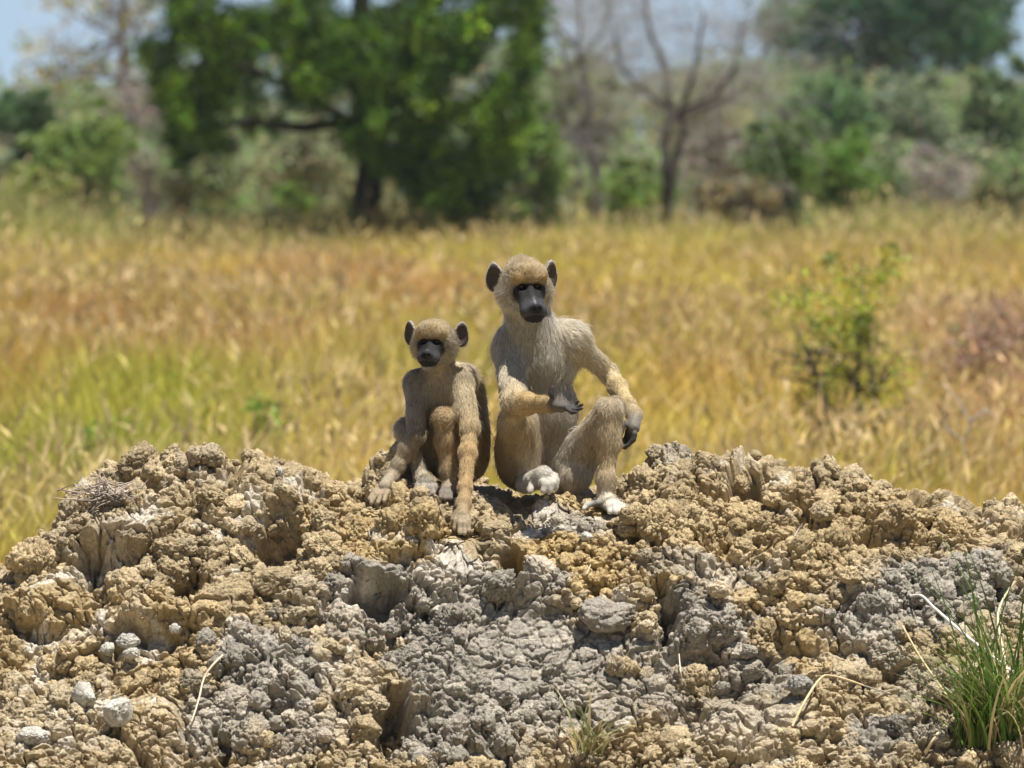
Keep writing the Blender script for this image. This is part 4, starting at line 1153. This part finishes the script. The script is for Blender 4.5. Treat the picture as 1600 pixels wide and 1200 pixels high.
def build_small(D, c, xs, ys):
    P = D.reshape(-1, 3); C = c.reshape(-1, 3)
    px, py = project(P)
    MD = dict(P=P, px=px, py=py, d=P[:, 1])
    rng = np.random.default_rng(21)
    clay = bpy.data.materials['dried_clay']
    tan, grey, wht = (.48, .38, .235), (.37, .33, .275), (.60, .565, .49)
    # ---- stones and loose clods one can point to: px, py, radii px, colour, label
    ST = [
        (131, 1088, 20, 24, wht, 'pale_stone', 'pale grey white stone standing on end, the larger of the upright ones at lower left', .8),
        (186, 1112, 26, 22, wht, 'pale_stone', 'whitish stone capping a tan lump, right of the upright pale stone', .7),
        (52, 1148, 24, 14, wht, 'pale_stone', 'flat whitish stone near the bottom left corner', .6),
        (198, 1003, 18, 12, wht, 'pale_stone', 'white stone in the small white cluster left of the grey clay', .5),
        (168, 1014, 13, 10, wht, 'pale_stone', 'small white stone at the left end of the white cluster', .5),
        (205, 1022, 13, 10, wht, 'pale_stone', 'small white stone lying just below the cluster of white stones', .5),
        (274, 983, 11, 8, wht, 'pale_stone', 'lone small white stone right of the white cluster', .5),
        (1122, 921, 17, 14, (.66, .54, .38), 'round_stone', 'rounded cream stone in the middle of the right slope', .2),
        (946, 962, 46, 28, grey, 'clay_clod', 'large grey clod of clay with a dark hollow under it', .35),
        (437, 737, 6, 8, wht, 'pale_stone', 'tiny white stone perched on a knob of the crest', .3),
        (1285, 800, 18, 18, tan, 'clay_clod', 'round tan clod wedged below the pointed knob of the crest', .3),
        (775, 1087, 26, 22, grey, 'clay_clod', 'grey clod at the lower edge of the smooth grey patch', .35),
        (1170, 1018, 14, 11, grey, 'clay_clod', 'small grey clod on the pale dust right of the middle', .35),
        (508, 1150, 12, 11, (.6, .5, .4), 'clay_clod', 'small pinkish clod at the bottom edge left of the middle', .3),
        (915, 838, 9, 8, wht, 'pale_stone', 'small white stone below the feet of the larger baboon', .5),
        (323, 1000, 16, 18, grey, 'clay_clod', 'grey clod beside the white stones, above the dry straw', .35),
        (1010, 930, 12, 10, tan, 'clay_clod', 'tan clod right above the large grey clod', .3),
        (1250, 1070, 20, 18, (.36, .34, .30), 'clay_clod', 'grey clod right of the bent straw', .35),
        (1232, 1150, 18, 14, tan, 'clay_clod', 'tan clod near the bottom edge below the bent straw', .3),
        (330, 712, 20, 18, (.44, .36, .24), 'clay_clod', 'round clod on the highest knob of the crest, the rightmost of three', .3),
        (302, 712, 14, 15, (.46, .37, .25), 'clay_clod', 'middle clod of the three on the highest knob', .3),
        (282, 722, 12, 16, (.46, .37, .25), 'clay_clod', 'leftmost clod of the three on the highest knob', .3),
    ]
    for i, (x, y, rx, ry, col, nm, lb, ang) in enumerate(ST):
        p = surf(x, y + ry * .5, MD)
        ppm = F / (p[1] + 15)
        a, b = rx / ppm, ry / ppm
        V, T, d = lump((a, (a + b) * .5, b), 40 + i, 4, .6, ang)
        o = Q(x, y, p[1] - .2 * a) if True else p
        cc = np.array(col) * (.8 + .4 * fbm(V, .012, 4, 300 + i))[:, None]
        nm_o = obj(nm, make_mesh(nm, V, [T], clay, cc), None, o)
        tag(nm_o, lb, 'stone' if 'stone' in nm else 'clod', 'stones and clods lying on the mound')
    # ---- countless clods and crumbs of clay, half sunk in the slope
    N_ = np.cross(np.gradient(D, axis=1).reshape(-1, 3), np.gradient(D, axis=0).reshape(-1, 3))
    N_ /= np.linalg.norm(N_, axis=1)[:, None] + 1e-12
    N_[N_[:, 2] < 0] *= -1
    dens = .10 + 2.4 * sstep(.40, .62, fbm(P, .15, 3, 700))
    dens = np.where(SMOOTHG['f'] < -.025, dens * .4, dens)
    dens = np.where(SMOOTHG['v'] > .3, dens * .12, dens)
    area = np.linalg.norm(np.cross(np.gradient(D, axis=1).reshape(-1, 3), np.gradient(D, axis=0).reshape(-1, 3)), axis=1)
    dens = dens * area * (np.abs(P[:, 0]) < 1.35) * (P[:, 1] > -1.0) * (P[:, 1] < .32) * (P[:, 2] > .35)
    near = np.ones(len(P))
    for (x, y, z, r) in PADS:
        near = np.where(np.hypot(P[:, 0] - x, P[:, 1] - y) < r * 1.25, 0, near)
    C0 = SMOOTHG['c'] * .8 + C * .2
    VV, TT, CC, nv = [], [], [], 0
    for cnt, r0, r1, sub_, sink in NCLOD:
        proto = [lump((1, 1, 1), 500 + 11 * j + sub_, sub_, .75 if sub_ > 1 else 1.0, .6 if j % 3 == 0 else 0)[:2] for j in range(18)]
        dd = dens * (.02 + .98 * near if r1 > .021 else .5 + .5 * near)
        k = rng.choice(len(P), cnt, p=dd / dd.sum())
        rr = r0 + (r1 - r0) * rng.random(cnt) ** 2.2
        for i in range(cnt):
            V, T = proto[i % 18]
            q = rng.normal(size=4); q /= np.linalg.norm(q); w, x, y, z = q
            R = np.array([[1 - 2 * (y * y + z * z), 2 * (x * y - z * w), 2 * (x * z + y * w)], [2 * (x * y + z * w), 1 - 2 * (x * x + z * z), 2 * (y * z - x * w)], [2 * (x * z - y * w), 2 * (y * z + x * w), 1 - 2 * (x * x + y * y)]])
            V = (V * rng.uniform(.7, 1.2, 3)) @ R.T * rr[i]
            VV.append(V + P[k[i]] + N_[k[i]] * (rr[i] * sink * rng.uniform(-.6, 1.2)))
            TT.append(T + nv); nv += len(V)
            CC.append(np.broadcast_to(C0[k[i]] * rng.uniform(.85, 1.25), (len(V), 3)))
    VV = np.concatenate(VV); CC = np.concatenate(CC) * (.82 + .36 * fbm(VV, .02, 3, 710))[:, None]
    o = obj('clay_crumbs', make_mesh('clay_crumbs', VV, [np.concatenate(TT)], clay, CC, smooth=True))
    tag(o, 'loose clods and crumbs of dry clay heaped over the mound', 'crumbs', kind='stuff')
    straw = mat_vcol('straw', rough=.6, noise_scale=60, var=.2, spec=.3)
    blade = mat_vcol('green_blade', rough=.45, trans=.3, spec=.35)
    def stalk(name, label, cat, pts, r0, r1, col, seg=6):
        """pts: (px,py,dy) ; dy lifts towards the camera from the clay"""
        b = np.array([Q(x, y, surf(x, y, MD)[1] + dy) for x, y, dy in pts])
        t = np.linspace(0, len(b) - 1, len(b) * 5); i = np.minimum(t.astype(int), len(b) - 2); f = (t - i)[:, None]
        p0 = b[np.maximum(i - 1, 0)]; p1 = b[i]; p2 = b[i + 1]; p3 = b[np.minimum(i + 2, len(b) - 1)]
        p = .5 * (2 * p1 + (p2 - p0) * f + (2 * p0 - 5 * p1 + 4 * p2 - p3) * f ** 2 + (3 * p1 - p0 - 3 * p2 + p3) * f ** 3)
        mb = MB(); mb.tube(p, np.linspace(r0, r1, len(p)), seg, col)
        return tag(mb.build(name, straw, None, p[0]), label, cat)
    stalk('dry_straw', 'pale dry straw bent over the grey clay at lower left', 'straw', [(348, 1024, -.02), (330, 1042, -.03), (318, 1062, -.02), (310, 1095, -.02), (299, 1128, -.01)], .0026, .0018, (.66, .55, .38))
    stalk('dry_stalk', 'thick white dry stalk curving down into the green tuft', 'stalk', [(1423, 932, -.02), (1440, 931, -.04), (1460, 950, -.06), (1500, 985, -.08), (1540, 1018, -.10), (1590, 1056, -.10)], .0028, .0042, (.74, .68, .60))
    stalk('dry_stalk', 'long yellowish dry stalk rising at the right edge through the tuft', 'stalk', [(1588, 1130, -.04), (1576, 1060, -.12), (1566, 1010, -.14), (1559, 965, -.14), (1568, 935, -.14), (1587, 908, -.14)], .0032, .0022, (.66, .58, .36))
    stalk('dry_stalk', 'straight thin tan stalk leaning from the grey clod to the bottom edge', 'stalk', [(1410, 978, -.02), (1440, 1030, -.06), (1478, 1085, -.08), (1510, 1140, -.05), (1522, 1185, -.02)], .0022, .0026, (.60, .47, .25))
    stalk('dry_straw', 'bent tan straw with a sharp elbow on the lower right slope', 'straw', [(1238, 1135, -.01), (1258, 1095, -.03), (1282, 1060, -.04), (1300, 1056, -.04), (1330, 1064, -.03), (1352, 1072, -.02)], .0030, .0016, (.64, .50, .28))
    stalk('dry_twig', 'thin dark twig lying along the end of the bent straw', 'twig', [(1310, 1060, -.03), (1345, 1070, -.03), (1392, 1084, -.01)], .0022, .0014, (.3, .26, .22))
    stalk('dry_stalk', 'curled dry stalk at the foot of the green tuft', 'stalk', [(1533, 1165, -.02), (1540, 1140, -.08), (1556, 1122, -.10), (1584, 1108, -.10)], .0026, .0020, (.66, .56, .36))
    stalk('dry_stalk', 'yellow stalk leaning left below the green tuft', 'stalk', [(1446, 1176, -.01), (1462, 1150, -.04), (1490, 1115, -.06), (1506, 1096, -.07)], .0034, .0018, (.68, .54, .32))
    stalk('dry_straw', 'short straw standing on the right slope under the crest', 'straw', [(1240, 850, -.01), (1243, 835, -.02), (1254, 818, -.03)], .0018, .0012, (.45, .4, .36))
    stalk('dry_straw', 'short pale straw on the tan clods beside the dark hole', 'straw', [(917, 897, -.01), (923, 882, -.03)], .0018, .0012, (.7, .62, .5))
    stalk('dry_straw', 'thin straw standing left of the grey clods in the lower middle', 'straw', [(1066, 1070, -.01), (1063, 1045, -.02), (1061, 1022, -.03)], .0016, .0012, (.62, .54, .42))
    def tuft(name, label, cx, cy, n, spread, hmin, hmax, cols, seed, rad, lean=(0, 0), dead=.1, flop=1.0):
        r_ = np.random.default_rng(seed)
        b0 = surf(cx, cy, MD); V, Qd, T, C = [], [], [], []
        mb = MB()
        for i in range(n):
            b = b0 + np.array([r_.normal() * rad, r_.normal() * rad * .6, 0]); b[2] = b0[2] - .015
            a = r_.normal(size=2) * spread + np.array(lean)
            h = r_.uniform(hmin, hmax); w = r_.uniform(.0012, .0032)
            s = np.array([math.cos(i * 2.4), math.sin(i * 2.4), 0]) * w
            pts = []
            for t in np.linspace(0, 1, 7):
                bend = t ** 1.7
                pts.append(b + np.array([a[0] * h * bend * 1.1, a[1] * h * bend - .03 * t, h * (t - .32 * flop * t ** 3 * min(1.6, np.hypot(*a)))]))
            pts = np.array(pts); ww = np.array([.8, 1, 1, .9, .7, .45, .08])
            Vb = np.stack([pts - s * ww[:, None], pts + s * ww[:, None]], 1).reshape(-1, 3)
            q = np.array([[2 * j, 2 * j + 1, 2 * j + 3, 2 * j + 2] for j in range(6)])
            c = np.array(cols[r_.integers(0, len(cols))]) if r_.random() > dead else np.array([.58, .48, .26])
            mb.add(Vb, quads=q, col=c * r_.uniform(.7, 1.3))
        return tag(mb.build(name, blade, None, b0), label, 'grass tuft')
    tuft('grass_tuft', 'dense dark green grass tuft at the right edge of the mound', 1562, 1150, 460, .46, .12, .30, [(.10, .20, .03), (.07, .15, .025), (.15, .26, .04), (.2, .28, .06), (.24, .27, .09)], 61, .045, lean=(-.05, -.1), dead=.22)
    tuft('grass_tuft', 'tall thin dark blades rising at the right edge above the dense tuft', 1562, 1120, 30, .26, .30, .44, [(.07, .13, .03), (.1, .17, .04)], 62, .035, lean=(.0, -.05), flop=.6)
    tuft('grass_tuft', 'sparse half dry grass tuft at the bottom of the grey patch', 912, 1165, 46, .62, .06, .18, [(.22, .24, .08), (.3, .28, .12), (.14, .18, .05)], 63, .016, dead=.45, lean=(.15, -.1))
    # dead root clump on the left crest
    p = Q(165, 772, surf(175, 785, MD)[1])
    mb = MB()
    for i in range(95):
        a = rng.normal(size=3) * np.array([1, .8, .5]) + np.array([-.45, 0, .25]); a /= np.linalg.norm(a)
        L = rng.uniform(.02, .062); b = p + rng.normal(size=3) * np.array([.028, .02, .010])
        m = b + a * L * .5 + rng.normal(size=3) * .005
        mb.tube([b, m, b + a * L + rng.normal(size=3) * .008], [.0019, .0014, .0006], 4, np.array([.34, .28, .23]) * rng.uniform(.6, 1.5))
    V, T, d = lump((.035, .025, .016), 88, 3, .6)
    mb.add(V + p + np.array([.008, .01, -.012]), tris=T, col=(.17, .14, .12))
    tag(mb.build('root_clump', straw, None, p), 'matted clump of dry grey roots on the left end of the crest', 'roots')
# ================================================================== LIGHT, CAMERA, GO
def setup():
    w = bpy.data.worlds.new('World'); SC.world = w; w.use_nodes = True
    nt = w.node_tree; bg = nt.nodes['Background']
    sky = nt.nodes.new('ShaderNodeTexSky'); sky.sky_type = 'NISHITA'; sky.sun_disc = False
    el, az = math.radians(SUN_EL), math.radians(SUN_AZ)
    sky.sun_elevation = el; sky.sun_rotation = az
    sky.air_density = 1.0; sky.dust_density = .1; sky.ozone_density = 2.0
    tc = nt.nodes.new('ShaderNodeTexCoord'); ad = nt.nodes.new('ShaderNodeVectorMath'); ad.operation = 'ADD'; ad.inputs[1].default_value = (0, 0, SKYUP)
    nt.links.new(tc.outputs['Generated'], ad.inputs[0]); nt.links.new(ad.outputs[0], sky.inputs['Vector'])
    # bright pale blue air low over the horizon
    sx = nt.nodes.new('ShaderNodeSeparateXYZ'); nt.links.new(tc.outputs['Generated'], sx.inputs[0])
    mr = nt.nodes.new('ShaderNodeMapRange'); mr.interpolation_type = 'SMOOTHSTEP'
    mr.inputs['From Min'].default_value = .0; mr.inputs['From Max'].default_value = .16
    mr.inputs['To Min'].default_value = .92; mr.inputs['To Max'].default_value = 0
    nt.links.new(sx.outputs[2], mr.inputs['Value'])
    mx = nt.nodes.new('ShaderNodeMix'); mx.data_type = 'RGBA'
    nt.links.new(mr.outputs[0], mx.inputs[0]); nt.links.new(sky.outputs[0], mx.inputs[6]); mx.inputs[7].default_value = (6.0, 7.9, 10.0, 1)
    nt.links.new(mx.outputs[2], bg.inputs['Color']); bg.inputs['Strength'].default_value = SKY
    ld = bpy.data.lights.new('sun', 'SUN'); ld.energy = SUN; ld.angle = math.radians(.53); ld.color = (1, .955, .88)
    lo = bpy.data.objects.new('sun', ld); COL.objects.link(lo)
    d = Vector((math.sin(az) * math.cos(el), math.cos(az) * math.cos(el), math.sin(el)))
    lo.rotation_euler = d.to_track_quat('Z', 'Y').to_euler(); lo.location = (0, 0, 12)
    cd = bpy.data.cameras.new('camera'); cd.sensor_width = 36; cd.lens = 36 * F / 1600
    cd.clip_start = .5; cd.clip_end = 3000
    cd.dof.use_dof = True; cd.dof.focus_distance = 14.95; cd.dof.aperture_fstop = (cd.lens / 1000) / APER
    co = bpy.data.objects.new('camera', cd); COL.objects.link(co)
    co.location = CAM; co.rotation_euler = (math.pi / 2 - PITCH, 0, 0)
    SC.camera = co
    SC.view_settings.view_transform = 'Standard'; SC.view_settings.look = 'None'
    SC.view_settings.exposure = EXPO; SC.view_settings.gamma = 1
    SC.cycles.use_denoising = True
    SC.cycles.max_bounces = 8; SC.cycles.transparent_max_bounces = 8
def build_haze():
    V = np.array([(x, y, z) for x in (-330, 330) for y in (-90, 330) for z in (-1.5, 26)], float)
    q = np.array([[0, 1, 3, 2], [4, 6, 7, 5], [0, 4, 5, 1], [2, 3, 7, 6], [0, 2, 6, 4], [1, 5, 7, 3]])
    m, nt, out = new_mat('air')
    v = nt.nodes.new('ShaderNodeVolumePrincipled'); v.inputs['Density'].default_value = HAZE
    v.inputs['Color'].default_value = (.78, .88, 1, 1); v.inputs['Anisotropy'].default_value = .2
    nt.links.new(v.outputs[0], out.inputs['Volume'])
    tag(obj('haze', make_mesh('haze', V, [q], m, smooth=False)), 'thin summer haze over the field', 'haze', kind='stuff')
HAZE = .00022
SUN_EL, SUN_AZ, SUN, SKY, EXPO, APER = 76, 128, 5.0, .05, 0.74, .028
SKYUP = .10
FURTINT = 1.0
MSTEP, VOX, NFUR, NGRASS, NCRUMB = .0016, .0025, (190000, 130000), 260000, 5000

setup()
build_haze()
build_ground(); build_grass(); pass
build_trees(); build_field_plants(); pass
build_baboons(); pass
_m = build_mound(); pass
NCLOD = [(34, .032, .05, 5, -.1), (420, .018, .034, 4, .1), (2800, .008, .019, 3, .25), (11000, .003, .009, 1, .4)]
build_small(*_m); pass
